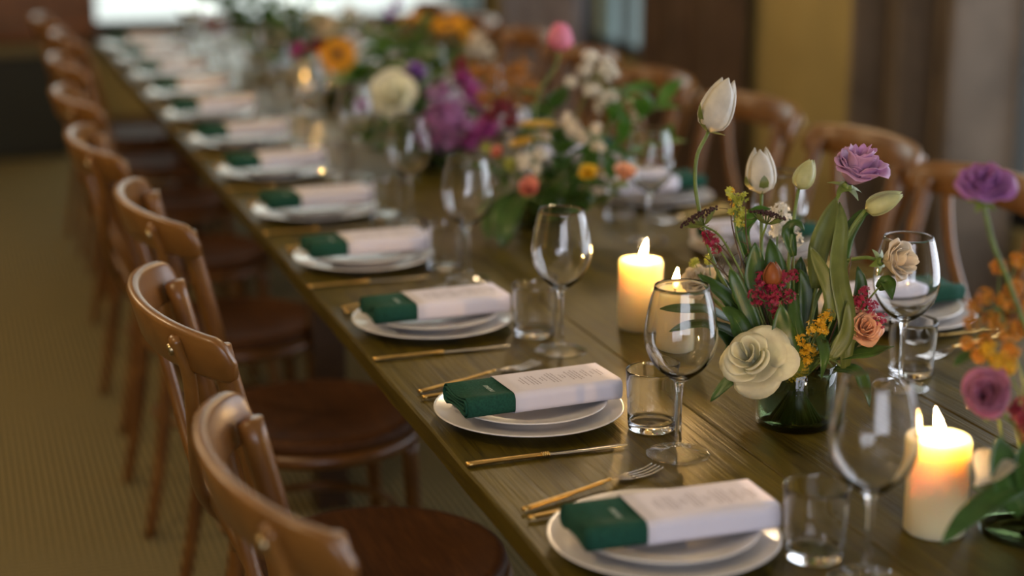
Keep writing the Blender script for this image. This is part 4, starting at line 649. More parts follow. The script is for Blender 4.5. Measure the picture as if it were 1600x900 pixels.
 {"kind": "cluster", "name": "feathery_plume", "pos": (0.5089, -0.12, 1.0452), "stem": [(0.5089, -0.12, 1.0452), (0.5357, -0.1422, 0.9567), (0.5603, -0.1211, 0.845), (0.6047, -0.0831, 0.762)], "blobs": [((0.5141, -0.109, 1.0915), 0.0096, 51), ((0.5281, -0.1205, 1.0666), 0.0118, 60), ((0.5179, -0.121, 1.0523), 0.011, 54), ((0.496, -0.1122, 1.058), 0.0103, 51), ((0.4825, -0.1108, 1.0466), 0.0081, 39), ((0.4782, -0.1143, 1.0288), 0.0088, 45), ((0.5008, -0.1212, 1.031), 0.0118, 60), ((0.5124, -0.128, 1.0203), 0.0125, 66), ((0.4919, -0.1245, 1.0082), 0.011, 54), ((0.4722, -0.1185, 1.006), 0.0074, 36), ((0.5278, -0.1331, 1.0203), 0.0118, 60), ((0.5342, -0.1138, 1.0986), 0.0088, 42), ((0.5191, -0.136, 0.9989), 0.011, 54), ((0.4836, -0.1262, 0.9918), 0.0081, 36), ((0.5368, -0.1293, 1.0452), 0.0103, 51)], "label": "orange feathery plume at the right edge behind the pink bloom", "cat": "flower", "group": None, "col": "orange_petal", "fs": 0.004},
 {"kind": "cluster", "name": "flower_cluster", "pos": (0.4893, -0.1492, 0.994), "stem": [(0.4893, -0.1492, 0.994), (0.5252, -0.1527, 0.9455), (0.5587, -0.1231, 0.845), (0.606, -0.0815, 0.762)], "blobs": [((0.4833, -0.1443, 1.0046), 0.0087, 33), ((0.4928, -0.1504, 0.994), 0.0102, 39), ((0.5025, -0.1556, 0.987), 0.0102, 39)], "label": "yellow floret sprig tucked over the pink ranunculus", "cat": "flower", "group": None, "col": "golden_petal", "fs": 0.005},
 {"kind": "cluster", "name": "flower_cluster", "pos": (0.528, -0.1695, 0.9274), "stem": [(0.528, -0.1695, 0.9274), (0.5371, -0.1662, 0.8708), (0.5645, -0.1284, 0.845), (0.6014, -0.0773, 0.762)], "blobs": [((0.5216, -0.1654, 0.9344), 0.0176, 75), ((0.5282, -0.1734, 0.9132), 0.0146, 60)], "label": "dark red floret cluster at the frame edge beside the pink bloom", "cat": "flower", "group": None, "col": "darkred_petal", "fs": 0.006},
 {"kind": "leaf", "name": "leaf_stem", "path": [(0.5075, -0.1938, 0.8531), (0.469, -0.2037, 0.8499), (0.4255, -0.2147, 0.8366), (0.3818, -0.2282, 0.8135)], "width": 0.032, "nrm": (-0.254, -0.447, 0.858), "stem": [(0.5075, -0.1938, 0.8531), (0.5627, -0.127, 0.845), (0.6028, -0.0784, 0.762)], "label": "long green leaf drooping across the nearest candle", "cat": "leaf", "color": "leaf", "group": None},
 {"kind": "leaf", "name": "leaf_stem", "path": [(0.5065, -0.2013, 0.8249), (0.4836, -0.1919, 0.8707), (0.4744, -0.1874, 0.9162)], "width": 0.0437, "nrm": (-0.184, -0.878, 0.443), "stem": [(0.5065, -0.2013, 0.8249), (0.5636, -0.1277, 0.845), (0.6022, -0.0779, 0.762)], "label": "broad green leaf standing beside the pink ranunculus", "cat": "leaf", "color": "leaf", "group": None},
 {"kind": "leaf", "name": "leaf_stem", "path": [(0.5234, -0.1951, 0.8282), (0.5048, -0.1971, 0.8777), (0.5026, -0.1986, 0.9092)], "width": 0.0366, "nrm": (-0.063, -0.844, 0.533), "stem": [(0.5234, -0.1951, 0.8282), (0.566, -0.1294, 0.845), (0.6002, -0.0765, 0.762)], "label": "second broad green leaf at the right edge of the frame", "cat": "leaf", "color": "leaf", "group": None},
 {"kind": "leaf", "name": "leaf_stem", "path": [(0.5051, -0.1141, 0.9824), (0.4899, -0.098, 0.9831), (0.4712, -0.0948, 0.9722)], "width": 0.0193, "nrm": (-0.254, -0.447, 0.858), "stem": [(0.5051, -0.1141, 0.9824), (0.5505, -0.1061, 0.845), (0.6126, -0.0951, 0.762)], "label": "pale leaf tip beside the pink ranunculus", "cat": "leaf", "color": "leaf", "group": None},
 {"kind": "tulip", "pos": (0.6547, 1.7637, 1.1263), "axis": (0.096, 0.128, 0.987), "size": 0.0643, "stem": [(0.6547, 1.7637, 1.1263), (0.644, 1.7581, 1.0925), (0.6018, 1.7554, 1.0316), (0.5874, 1.7343, 0.9369), (0.5937, 1.7272, 0.85), (0.605, 1.7143, 0.762)], "label": "pink tulip standing high above the second bouquet", "cat": "flower", "group": None, "R": 0.45, "col": "pink_petal"},
 {"kind": "daisy", "pos": (0.5641, 1.6467, 0.9865), "axis": (0.015, 0.046, 0.999), "size": 0.0925, "stem": [(0.5641, 1.6467, 0.9865), (0.5722, 1.6278, 0.9273), (0.5899, 1.6865, 0.85), (0.6081, 1.7468, 0.762)], "label": "yellow daisy seen edge on at the front of the second bouquet", "cat": "flower", "group": None, "col": "yellow_petal"},
 {"kind": "daisy", "pos": (0.5353, 1.6674, 0.9476), "axis": (-0.217, 0.002, 0.976), "size": 0.0629, "stem": [(0.5353, 1.6674, 0.9476), (0.5571, 1.6256, 0.901), (0.5855, 1.6881, 0.85), (0.6116, 1.7455, 0.762)], "label": "smaller yellow daisy under the edge on one", "cat": "flower", "group": None, "col": "yellow_petal"},
 {"kind": "rose", "pos": (0.5026, 1.5252, 0.8654), "axis": (-0.361, -0.769, 0.528), "size": 0.0688, "stem": [(0.5026, 1.5252, 0.8654), (0.5636, 1.6019, 0.822), (0.5897, 1.6866, 0.85), (0.6082, 1.7468, 0.762)], "label": "coral ranunculus low at the front of the second bouquet", "cat": "flower", "group": None, "col": "coral_petal", "open": 0.55, "layers": 6, "ruf": 0.02},
 {"kind": "rose", "pos": (0.4751, 1.6371, 0.9229), "axis": (-0.52, -0.599, 0.609), "size": 0.0487, "stem": [(0.4751, 1.6371, 0.9229), (0.5281, 1.6245, 0.8615), (0.5789, 1.692, 0.85), (0.6168, 1.7424, 0.762)], "label": "small coral bloom left in the second bouquet", "cat": "flower", "group": None, "col": "coral_petal", "open": 0.5, "layers": 5, "ruf": 0.02},
 {"kind": "rose", "pos": (0.669, 1.424, 0.8967), "axis": (-0.035, -0.448, 0.893), "size": 0.0756, "stem": [(0.669, 1.424, 0.8967), (0.649, 1.5218, 0.8322), (0.6084, 1.686, 0.85), (0.5933, 1.7472, 0.762)], "label": "peach lit bloom at the right of the second bouquet", "cat": "flower", "group": None, "col": "peach_petal", "open": 0.5, "layers": 5, "ruf": 0.03},
 {"kind": "rose", "pos": (0.6208, 1.495, 0.8987), "axis": (-0.223, -0.671, 0.707), "size": 0.0503, "stem": [(0.6208, 1.495, 0.8987), (0.6281, 1.5804, 0.822), (0.6069, 1.6857, 0.85), (0.5945, 1.7474, 0.762)], "label": "pale yellow bloom right of the coral ranunculus", "cat": "flower", "group": None, "col": "yellow_petal", "open": 0.7, "layers": 5, "ruf": 0.03},
 {"kind": "cluster", "name": "feathery_plume", "pos": (0.5888, 1.8934, 1.0425), "stem": [(0.5888, 1.8934, 1.0425), (0.6066, 1.8113, 0.9235), (0.6025, 1.7549, 0.85), (0.598, 1.6921, 0.762)], "blobs": [((0.5433, 1.8932, 1.0661), 0.0316, 60), ((0.583, 1.8761, 1.0522), 0.0373, 75), ((0.6222, 1.8574, 1.0313), 0.0316, 60), ((0.5263, 1.8874, 1.0244), 0.0287, 54), ((0.5722, 1.8664, 1.0036), 0.0316, 54), ((0.5098, 1.9062, 1.073), 0.0201, 30), ((0.6058, 1.8762, 1.08), 0.023, 36)], "label": "orange feathery plume at the back of the second bouquet", "cat": "flower", "group": None, "col": "rust_orange_petal", "fs": 0.0075},
 {"kind": "cluster", "name": "flower_cluster", "pos": (0.5488, 1.818, 0.9971), "stem": [(0.5488, 1.818, 0.9971), (0.585, 1.7485, 0.9064), (0.5925, 1.7342, 0.85), (0.606, 1.7086, 0.762)], "blobs": [((0.5426, 1.8219, 1.004), 0.0255, 54), ((0.5606, 1.8085, 0.9765), 0.0198, 36), ((0.5208, 1.8236, 0.9834), 0.017, 30)], "label": "dark red floret cluster under the orange plume", "cat": "flower", "group": None, "col": "darkred_petal", "fs": 0.009},
 {"kind": "cluster", "name": "flower_cluster", "pos": (0.7389, 1.7246, 1.0857), "stem": [(0.7389, 1.7246, 1.0857), (0.6858, 1.7201, 1.0046), (0.6516, 1.7056, 0.9098), (0.6258, 1.7128, 0.85), (0.5794, 1.7258, 0.762)], "blobs": [((0.7175, 1.7399, 1.1155), 0.0168, 21), ((0.7461, 1.7241, 1.0925), 0.0196, 24), ((0.7583, 1.7164, 1.079), 0.014, 15), ((0.706, 1.7363, 1.0884), 0.0126, 13), ((0.6735, 1.7405, 1.0641), 0.0098, 10), ((0.7157, 1.7213, 1.0451), 0.0182, 21), ((0.7411, 1.7091, 1.0316), 0.0168, 18), ((0.7328, 1.7063, 1.0113), 0.014, 15), ((0.757, 1.7038, 1.0316), 0.0126, 13)], "label": "tall spray of white florets at the right of the second bouquet", "cat": "flower", "group": None, "col": "white_petal", "fs": 0.011},
 {"kind": "cluster", "name": "flower_cluster", "pos": (0.6405, 1.6177, 0.9734), "stem": [(0.6405, 1.6177, 0.9734), (0.6285, 1.6227, 0.8973), (0.6098, 1.6864, 0.85), (0.5921, 1.7469, 0.762)], "blobs": [((0.6346, 1.6215, 0.98), 0.0177, 21), ((0.6525, 1.6109, 0.9629), 0.015, 18), ((0.6233, 1.6307, 0.9997), 0.0136, 15), ((0.6797, 1.6065, 0.98), 0.0122, 13), ((0.8041, 1.6771, 0.991), 0.0126, 12), ((0.6832, 1.5953, 0.9431), 0.0122, 12)], "label": "low spray of white florets in the second bouquet", "cat": "flower", "group": None, "col": "cream_petal", "fs": 0.01},
 {"kind": "cluster", "name": "flower_cluster", "pos": (0.5201, 1.5601, 0.9348), "stem": [(0.5201, 1.5601, 0.9348), (0.5668, 1.6116, 0.8615), (0.5898, 1.6865, 0.85), (0.6082, 1.7468, 0.762)], "blobs": [((0.5068, 1.5624, 0.9271), 0.016, 21), ((0.5407, 1.5547, 0.94), 0.0146, 18), ((0.5283, 1.5511, 0.9117), 0.0106, 12)], "label": "three small white blossoms above the coral ranunculus", "cat": "flower", "group": None, "col": "white_petal", "fs": 0.01},
 {"kind": "cluster", "name": "flower_cluster", "pos": (0.488, 1.5988, 0.9179), "stem": [(0.488, 1.5988, 0.9179), (0.541, 1.6202, 0.8615), (0.5822, 1.6899, 0.85), (0.6142, 1.7441, 0.762)], "blobs": [((0.4878, 1.5982, 0.9153), 0.0134, 24), ((0.4569, 1.669, 0.9378), 0.0109, 15)], "label": "little lime yellow tuft beside the white blossoms", "cat": "flower", "group": None, "col": "lime_petal", "fs": 0.008},
 {"kind": "leaf", "name": "leaf_stem", "path": [(0.5205, 1.6234, 0.8483), (0.4731, 1.5665, 0.8213), (0.4549, 1.5413, 0.7868), (0.4482, 1.5337, 0.7508)], "width": 0.0626, "nrm": (-0.318, -0.636, 0.704), "stem": [(0.5205, 1.6234, 0.8483), (0.5778, 1.693, 0.85), (0.6178, 1.7416, 0.762)], "label": "long green leaf hanging down from the second bouquet", "cat": "leaf", "color": "leaf", "group": None},
 {"kind": "leaf", "name": "leaf_stem", "path": [(0.5156, 1.6731, 0.8251), (0.4581, 1.6297, 0.7957), (0.4382, 1.6032, 0.7541)], "width": 0.0496, "nrm": (-0.52, -0.599, 0.609), "stem": [(0.5156, 1.6731, 0.8251), (0.5694, 1.703, 0.85), (0.6245, 1.7336, 0.762)], "label": "shorter green leaf hanging left of the long one", "cat": "leaf", "color": "leaf", "group": None},
 {"kind": "sprig", "name": "leafy_sprig", "stem": [(0.8522, 1.6666, 1.0113), (0.7844, 1.6467, 0.9755), (0.6912, 1.633, 0.8919), (0.6253, 1.6958, 0.85), (0.5797, 1.7393, 0.762)], "n": 13, "ll": 0.0693, "wid": 0.45, "label": "leafy bright green sprig at the right of the second bouquet", "cat": "foliage", "color": "leaf2", "group": None},
 {"kind": "sprig", "name": "leafy_sprig", "stem": [(0.8389, 1.5967, 0.9386), (0.7844, 1.6075, 0.9119), (0.6879, 1.6232, 0.8518), (0.6235, 1.6941, 0.85), (0.5812, 1.7407, 0.762)], "n": 12, "ll": 0.0641, "wid": 0.45, "label": "leafy green sprig low at the right of the second bouquet", "cat": "foliage", "color": "leaf2", "group": None},
 {"kind": "sprig", "name": "leafy_sprig", "stem": [(0.8334, 1.7872, 1.0313), (0.7605, 1.7364, 0.956), (0.6681, 1.6889, 0.8693), (0.6318, 1.7055, 0.85), (0.5745, 1.7316, 0.762)], "n": 12, "ll": 0.0668, "wid": 0.45, "label": "leafy green sprig behind the white florets", "cat": "foliage", "color": "leaf2", "group": None},
 {"kind": "sprig", "name": "leafy_sprig", "stem": [(0.5996, 1.6241, 0.9471), (0.6014, 1.5884, 0.8981), (0.5969, 1.5944, 0.8352), (0.5991, 1.685, 0.85), (0.6007, 1.748, 0.762)], "n": 12, "ll": 0.0632, "wid": 0.45, "label": "green sprig among the yellow daisies", "cat": "foliage", "color": "leaf", "group": None},
 {"kind": "sprig", "name": "leafy_sprig", "stem": [(0.6246, 1.5548, 0.9231), (0.614, 1.5441, 0.8711), (0.6012, 1.5858, 0.8088), (0.6003, 1.685, 0.85), (0.5997, 1.748, 0.762)], "n": 12, "ll": 0.0624, "wid": 0.45, "label": "green sprig right of the coral ranunculus", "cat": "foliage", "color": "leaf", "group": None},
 {"kind": "sprig", "name": "leafy_sprig", "stem": [(0.4786, 1.6481, 0.8878), (0.5012, 1.6298, 0.8483), (0.556, 1.6214, 0.8047), (0.5857, 1.688, 0.85), (0.6114, 1.7456, 0.762)], "n": 11, "ll": 0.0632, "wid": 0.45, "label": "dark green sprig left of the coral ranunculus", "cat": "foliage", "color": "leaf", "group": None},
 {"kind": "sprig", "name": "leafy_sprig", "stem": [(0.6619, 1.8404, 1.0174), (0.6451, 1.771, 0.9423), (0.6206, 1.701, 0.8557), (0.6103, 1.7105, 0.85), (0.5918, 1.7276, 0.762)], "n": 12, "ll": 0.0757, "wid": 0.45, "label": "dark green sprig at the heart of the second bouquet", "cat": "foliage", "color": "leaf", "group": None},
 {"kind": "sprig", "name": "leafy_sprig", "stem": [(0.6628, 1.5208, 0.8452), (0.6404, 1.5557, 0.8261), (0.6069, 1.6009, 0.7914), (0.602, 1.6851, 0.85), (0.5984, 1.748, 0.762)], "n": 11, "ll": 0.0582, "wid": 0.45, "label": "low green sprig beneath the peach lit bloom", "cat": "foliage", "color": "leaf", "group": None},
 {"kind": "cluster", "name": "flower_spike", "pos": (0.5813, 2.3874, 0.8818), "stem": [(0.5813, 2.3874, 0.8818), (0.5791, 2.383, 0.7837), (0.5832, 2.465, 0.85), (0.5864, 2.528, 0.762)], "blobs": [((0.571, 2.4081, 0.9449), 0.0358, 33), ((0.6022, 2.3882, 0.9102), 0.0391, 39), ((0.5573, 2.3744, 0.885), 0.0389, 39), ((0.608, 2.352, 0.8646), 0.0357, 33), ((0.5717, 2.3559, 0.8348), 0.0324, 30), ((0.5391, 2.4049, 0.8945), 0.0244, 18), ((0.5174, 2.4017, 0.8566), 0.0212, 18), ((0.5339, 2.3893, 0.8314), 0.0179, 15)], "label": "full pale purple stock spike at the front of the third bouquet", "cat": "flower", "group": None, "col": "lilac_petal", "fs": 0.013},
 {"kind": "cluster", "name": "flower_spike", "pos": (0.6585, 2.3344, 0.8614), "stem": [(0.6585, 2.3344, 0.8614), (0.62, 2.3487, 0.7873), (0.5929, 2.4659, 0.85), (0.5787, 2.5273, 0.762)], "blobs": [((0.6431, 2.3395, 0.8614), 0.0259, 45), ((0.6745, 2.3312, 0.8693), 0.0259, 45), ((0.6258, 2.3388, 0.8379), 0.0227, 36), ((0.671, 2.3576, 0.8818), 0.0195, 30)], "label": "short magenta purple stock spike to the right of the pale one", "cat": "flower", "group": None, "col": "magenta_petal", "fs": 0.012},
 {"kind": "cluster", "name": "flower_spike", "pos": (0.671, 2.4842, 0.9469), "stem": [(0.671, 2.4842, 0.9469), (0.6486, 2.4696, 0.8662), (0.6166, 2.4849, 0.85), (0.5597, 2.5121, 0.762)], "blobs": [((0.6619, 2.4939, 0.9711), 0.025, 39), ((0.6758, 2.4827, 0.9469), 0.0283, 45), ((0.6844, 2.4718, 0.9178), 0.0233, 33), ((0.6499, 2.5001, 0.9791), 0.0167, 21)], "label": "magenta purple stock spike behind the pale one", "cat": "flower", "group": None, "col": "magenta_petal", "fs": 0.012},
 {"kind": "rose", "pos": (0.6621, 2.5522, 0.9856), "axis": (-0.095, -0.285, 0.954), "size": 0.0607, "stem": [(0.6621, 2.5522, 0.9856), (0.6367, 2.4868, 0.9146), (0.6108, 2.4934, 0.85), (0.5643, 2.5053, 0.762)], "label": "round deep magenta bloom above the stock spikes", "cat": "flower", "group": None, "col": "crimson_petal", "open": 0.45, "layers": 5, "ruf": 0.02},
 {"kind": "rose", "pos": (0.4616, 2.4401, 0.9291), "axis": (-0.485, -0.666, 0.566), "size": 0.1498, "stem": [(0.4616, 2.4401, 0.9291), (0.5144, 2.4532, 0.8421), (0.5558, 2.4807, 0.85), (0.6083, 2.5155, 0.762)], "label": "large cream rose at the left of the third bouquet", "cat": "flower", "group": None, "col": "rose_petal", "open": 0.85, "layers": 7, "ruf": 0.02},
 {"kind": "rose", "pos": (0.5313, 2.5395, 0.9791), "axis": (0.122, -0.613, 0.78), "size": 0.0733, "stem": [(0.5313, 2.5395, 0.9791), (0.5484, 2.5117, 0.8985), (0.5667, 2.5058, 0.85), (0.5996, 2.4953, 0.762)], "label": "violet bloom peeking over the large cream rose", "cat": "flower", "group": None, "col": "violet_petal", "open": 0.7, "layers": 5, "ruf": 0.03},
 {"kind": "rose", "pos": (0.3858, 2.4601, 0.9102), "axis": (-0.783, -0.394, 0.481), "size": 0.0651, "stem": [(0.3858, 2.4601, 0.9102), (0.4432, 2.4412, 0.8312), (0.5527, 2.4866, 0.85), (0.6109, 2.5107, 0.762)], "label": "pink bloom seen through a wine glass left of the cream rose", "cat": "flower", "group": None, "col": "magenta_petal", "open": 0.6, "layers": 5, "ruf": 0.03},
 {"kind": "sprig", "name": "leafy_sprig", "stem": [(0.5564, 2.5356, 0.9953), (0.5563, 2.5091, 0.8985), (0.5563, 2.4826, 0.8017), (0.5706, 2.4913, 0.85), (0.5965, 2.507, 0.762)], "n": 12, "ll": 0.0827, "wid": 0.45, "label": "dark green leafy sprig in front of the deep magenta bloom", "cat": "foliage", "color": "leaf", "group": "green sprigs of the third bouquet"},
 {"kind": "sprig", "name": "leafy_sprig", "stem": [(0.4532, 2.4779, 0.8581), (0.4787, 2.4481, 0.8199), (0.5248, 2.4323, 0.7783), (0.5617, 2.4738, 0.85), (0.6036, 2.5209, 0.762)], "n": 12, "ll": 0.0817, "wid": 0.45, "label": "dark green leafy sprig beneath the large cream rose", "cat": "foliage", "color": "leaf", "group": "green sprigs of the third bouquet"},
 {"kind": "sprig", "name": "leafy_sprig", "stem": [(0.6203, 2.576, 1.0215), (0.6068, 2.5327, 0.9265), (0.5814, 2.4787, 0.8178), (0.5832, 2.4894, 0.85), (0.5864, 2.5085, 0.762)], "n": 12, "ll": 0.0836, "wid": 0.45, "label": "dark green leafy sprig behind the deep magenta bloom", "cat": "foliage", "color": "leaf", "group": "green sprigs of the third bouquet"},
 {"kind": "sprig", "name": "leafy_sprig", "stem": [(0.7224, 2.4539, 0.8985), (0.6697, 2.4538, 0.834), (0.6169, 2.4537, 0.7694), (0.601, 2.4768, 0.85), (0.5722, 2.5185, 0.762)], "n": 12, "ll": 0.0827, "wid": 0.45, "label": "dark green leafy sprig beside the magenta stock spikes", "cat": "foliage", "color": "leaf", "group": "green sprigs of the third bouquet"},
 {"kind": "sprig", "name": "leafy_sprig", "stem": [(0.3849, 2.4419, 0.8424), (0.4406, 2.4334, 0.7995), (0.5053, 2.424, 0.7642), (0.5597, 2.4758, 0.85), (0.6053, 2.5193, 0.762)], "n": 12, "ll": 0.0808, "wid": 0.45, "label": "dark green leafy sprig under the pink bloom behind the glass", "cat": "foliage", "color": "leaf", "group": "green sprigs of the third bouquet"},
 {"kind": "sprig", "name": "leafy_sprig", "stem": [(0.5403, 2.6025, 1.0215), (0.5483, 2.5731, 0.9237), (0.5497, 2.4892, 0.8178), (0.5674, 2.4946, 0.85), (0.5991, 2.5043, 0.762)], "n": 12, "ll": 0.0836, "wid": 0.45, "label": "dark green leafy sprig above the violet bloom", "cat": "foliage", "color": "leaf", "group": "green sprigs of the third bouquet"},
 {"kind": "sprig", "name": "leafy_sprig", "stem": [(0.7433, 2.5743, 0.9661), (0.6722, 2.5185, 0.8747), (0.6025, 2.4629, 0.7856), (0.5938, 2.4814, 0.85), (0.578, 2.5148, 0.762)], "n": 12, "ll": 0.0845, "wid": 0.45, "label": "dark green leafy sprig rising behind the magenta stock spikes", "cat": "foliage", "color": "leaf", "group": "green sprigs of the third bouquet"},
 {"kind": "daisy", "pos": (0.9182, 3.5355, 1.008), "axis": (-0.222, -0.301, 0.927), "size": 0.1232, "stem": [(0.9182, 3.5355, 1.008), (0.8724, 3.5279, 0.9245), (0.6084, 3.6096, 0.85), (0.5483, 3.6283, 0.762)], "label": "large golden sunflower turned up in the fourth bouquet", "cat": "flower", "group": None, "col": "amber_petal"},
 {"kind": "daisy", "pos": (0.9797, 3.527, 0.9721), "axis": (0.66, -0.488, 0.57), "size": 0.1154, "stem": [(0.9797, 3.527, 0.9721), (0.8902, 3.5165, 0.9046), (0.6083, 3.6091, 0.85), (0.5484, 3.6287, 0.762)], "label": "golden sunflower turned right in the fourth bouquet", "cat": "flower", "group": None, "col": "amber_petal"},
 {"kind": "daisy", "pos": (0.8026, 3.5783, 1.0239), "axis": (-0.364, -0.087, 0.927), "size": 0.0945, "stem": [(0.8026, 3.5783, 1.0239), (0.8139, 3.5473, 0.9245), (0.6085, 3.6098, 0.85), (0.5482, 3.6282, 0.762)], "label": "golden sunflower at the left top of the fourth bouquet", "cat": "flower", "group": None, "col": "amber_petal"},
 {"kind": "daisy", "pos": (0.5314, 3.4267, 0.9363), "axis": (-0.361, -0.769, 0.528), "size": 0.1226, "stem": [(0.5314, 3.4267, 0.9363), (0.6091, 3.4883, 0.8581), (0.5838, 3.5861, 0.85), (0.568, 3.6471, 0.762)], "label": "golden sunflower with a dark eye facing the camera behind the flame", "cat": "flower", "group": None, "col": "amber_petal"},
 {"kind": "rose", "pos": (0.4903, 3.4963, 0.9419), "axis": (-0.584, -0.419, 0.696), "size": 0.0879, "stem": [(0.4903, 3.4963, 0.9419), (0.6091, 3.4883, 0.8581), (0.5838, 3.5861, 0.85), (0.568, 3.6471, 0.762)], "label": "dark wine red bloom beside the sunflower with a dark eye", "cat": "flower", "group": None, "col": "darkred_petal", "open": 0.7, "layers": 5, "ruf": 0.03},
 {"kind": "rose", "pos": (0.4127, 3.4133, 0.9422), "axis": (-0.67, -0.47, 0.574), "size": 0.0705, "stem": [(0.4127, 3.4133, 0.9422), (0.5581, 3.4473, 0.8453), (0.5716, 3.5852, 0.85), (0.5777, 3.6479, 0.762)], "label": "magenta bloom just above the far candle flame", "cat": "flower", "group": None, "col": "magenta_petal", "open": 0.6, "layers": 5, "ruf": 0.03},
 {"kind": "cluster", "name": "flower_cluster", "pos": (1.0104, 3.4874, 0.9444), "stem": [(1.0104, 3.4874, 0.9444), (0.9065, 3.5002, 0.8649), (0.6079, 3.6081, 0.85), (0.5487, 3.6295, 0.762)], "blobs": [((1.0015, 3.4931, 0.9543), 0.0287, 21), ((1.0283, 3.4761, 0.9245), 0.0246, 18), ((0.9799, 3.4932, 0.9285), 0.0185, 12)], "label": "white floret spray right of the golden sunflowers", "cat": "flower", "group": None, "col": "white_petal", "fs": 0.014},
 {"kind": "cluster", "name": "flower_cluster", "pos": (0.7555, 3.5994, 1.0438), "stem": [(0.7555, 3.5994, 1.0438), (0.7749, 3.5603, 0.9245), (0.6085, 3.61, 0.85), (0.5482, 3.628, 0.762)], "blobs": [((0.746, 3.6036, 1.0477), 0.0205, 15), ((0.7715, 3.6022, 1.0736), 0.0164, 12)], "label": "purple floret tip left of the golden sunflowers", "cat": "flower", "group": None, "col": "violet_petal", "fs": 0.014},
 {"kind": "sprig", "name": "leafy_sprig", "stem": [(0.7977, 3.5636, 0.9643), (0.8009, 3.5407, 0.8848), (0.7846, 3.5244, 0.8053), (0.6068, 3.6055, 0.85), (0.5495, 3.6316, 0.762)], "n": 13, "ll": 0.0955, "wid": 0.45, "label": "mid green leafy sprig under the large golden sunflower", "cat": "foliage", "color": "leaf2", "group": "green sprigs of the fourth bouquet"},
 {"kind": "sprig", "name": "leafy_sprig", "stem": [(0.6936, 3.4869, 0.9556), (0.7113, 3.4808, 0.8751), (0.7509, 3.4777, 0.7925), (0.6022, 3.598, 0.85), (0.5532, 3.6376, 0.762)], "n": 13, "ll": 0.0937, "wid": 0.45, "label": "mid green leafy sprig left of the golden sunflowers", "cat": "foliage", "color": "leaf2", "group": "green sprigs of the fourth bouquet"},
 {"kind": "sprig", "name": "leafy_sprig", "stem": [(0.8724, 3.5279, 0.9245), (0.848, 3.5197, 0.8649), (0.8122, 3.5098, 0.7854), (0.6067, 3.6053, 0.85), (0.5496, 3.6318, 0.762)], "n": 13, "ll": 0.0955, "wid": 0.45, "label": "mid green leafy sprig right under the sunflower turned right", "cat": "foliage", "color": "leaf2", "group": "green sprigs of the fourth bouquet"},
 {"kind": "sprig", "name": "leafy_sprig", "stem": [(0.6123, 3.4979, 0.8971), (0.6697, 3.4839, 0.8359), (0.7299, 3.4793, 0.7728), (0.6009, 3.5965, 0.85), (0.5543, 3.6388, 0.762)], "n": 13, "ll": 0.0937, "wid": 0.45, "label": "mid green leafy sprig just right of the dark eyed sunflower", "cat": "foliage", "color": "leaf2", "group": "green sprigs of the fourth bouquet"},
 {"kind": "sprig", "name": "leafy_sprig", "stem": [(0.913, 3.5198, 0.9444), (0.887, 3.5067, 0.8649), (0.822, 3.5065, 0.7854), (0.6068, 3.6054, 0.85), (0.5496, 3.6317, 0.762)], "n": 13, "ll": 0.0955, "wid": 0.45, "label": "mid green leafy sprig below the white floret spray", "cat": "foliage", "color": "leaf2", "group": "green sprigs of the fourth bouquet"},
 {"kind": "sprig", "name": "leafy_sprig", "stem": [(0.6824, 3.6073, 0.9841), (0.7148, 3.5748, 0.9046), (0.7457, 3.5374, 0.8053), (0.6065, 3.6048, 0.85), (0.5498, 3.6322, 0.762)], "n": 13, "ll": 0.0955, "wid": 0.45, "label": "mid green leafy sprig behind the purple floret tip", "cat": "foliage", "color": "leaf2", "group": "green sprigs of the fourth bouquet"},
 {"kind": "sprig", "name": "leafy_sprig", "stem": [(0.5597, 3.4521, 0.8646), (0.625, 3.4724, 0.8191), (0.709, 3.4808, 0.7531), (0.5993, 3.5948, 0.85), (0.5556, 3.6402, 0.762)], "n": 13, "ll": 0.0929, "wid": 0.45, "label": "mid green leafy sprig lowest, under the dark eyed sunflower", "cat": "foliage", "color": "leaf2", "group": "green sprigs of the fourth bouquet"},
 {"kind": "sprig", "name": "leafy_sprig", "stem": [(0.8666, 3.6576, 0.9939), (0.8448, 3.6216, 0.9152), (0.796, 3.5261, 0.8251), (0.6072, 3.6063, 0.85), (0.5492, 3.6309, 0.762)], "n": 13, "ll": 0.0972, "wid": 0.45, "label": "mid green leafy sprig tallest, behind the golden sunflowers", "cat": "foliage", "color": "leaf2", "group": "green sprigs of the fourth bouquet"},
 {"kind": "rose", "pos": (0.5654, 4.724, 0.8481), "axis": (-0.341, -0.707, 0.62), "size": 0.1366, "stem": [(0.5654, 4.724, 0.8481), (0.6179, 4.6885, 0.7819), (0.5587, 4.7299, 0.85), (0.5071, 4.7661, 0.762)], "label": "creamy white rose of the fifth and farthest bouquet", "cat": "flower", "group": None, "col": "white_petal", "open": 0.85, "layers": 6, "ruf": 0.02},
 {"kind": "rose", "pos": (0.7423, 4.6762, 0.8882), "axis": (-0.116, -0.682, 0.722), "size": 0.1366, "stem": [(0.7423, 4.6762, 0.8882), (0.6873, 4.6654, 0.7819), (0.5608, 4.7334, 0.85), (0.5053, 4.7633, 0.762)], "label": "pale beige bloom right in the farthest bouquet", "cat": "flower", "group": None, "col": "cream_petal", "open": 0.85, "layers": 6, "ruf": 0.04},
 {"kind": "cluster", "name": "flower_cluster", "pos": (0.3317, 4.7149, 0.9288), "stem": [(0.3317, 4.7149, 0.9288), (0.4954, 4.6828, 0.8114), (0.514, 4.7189, 0.85), (0.5428, 4.7749, 0.762)], "blobs": [((0.3253, 4.7183, 0.9334), 0.0288, 21), ((0.3458, 4.7039, 0.9055), 0.024, 18)], "label": "red brown floret tuft at the left of the farthest bouquet", "cat": "flower", "group": None, "col": "darkred_petal", "fs": 0.014},
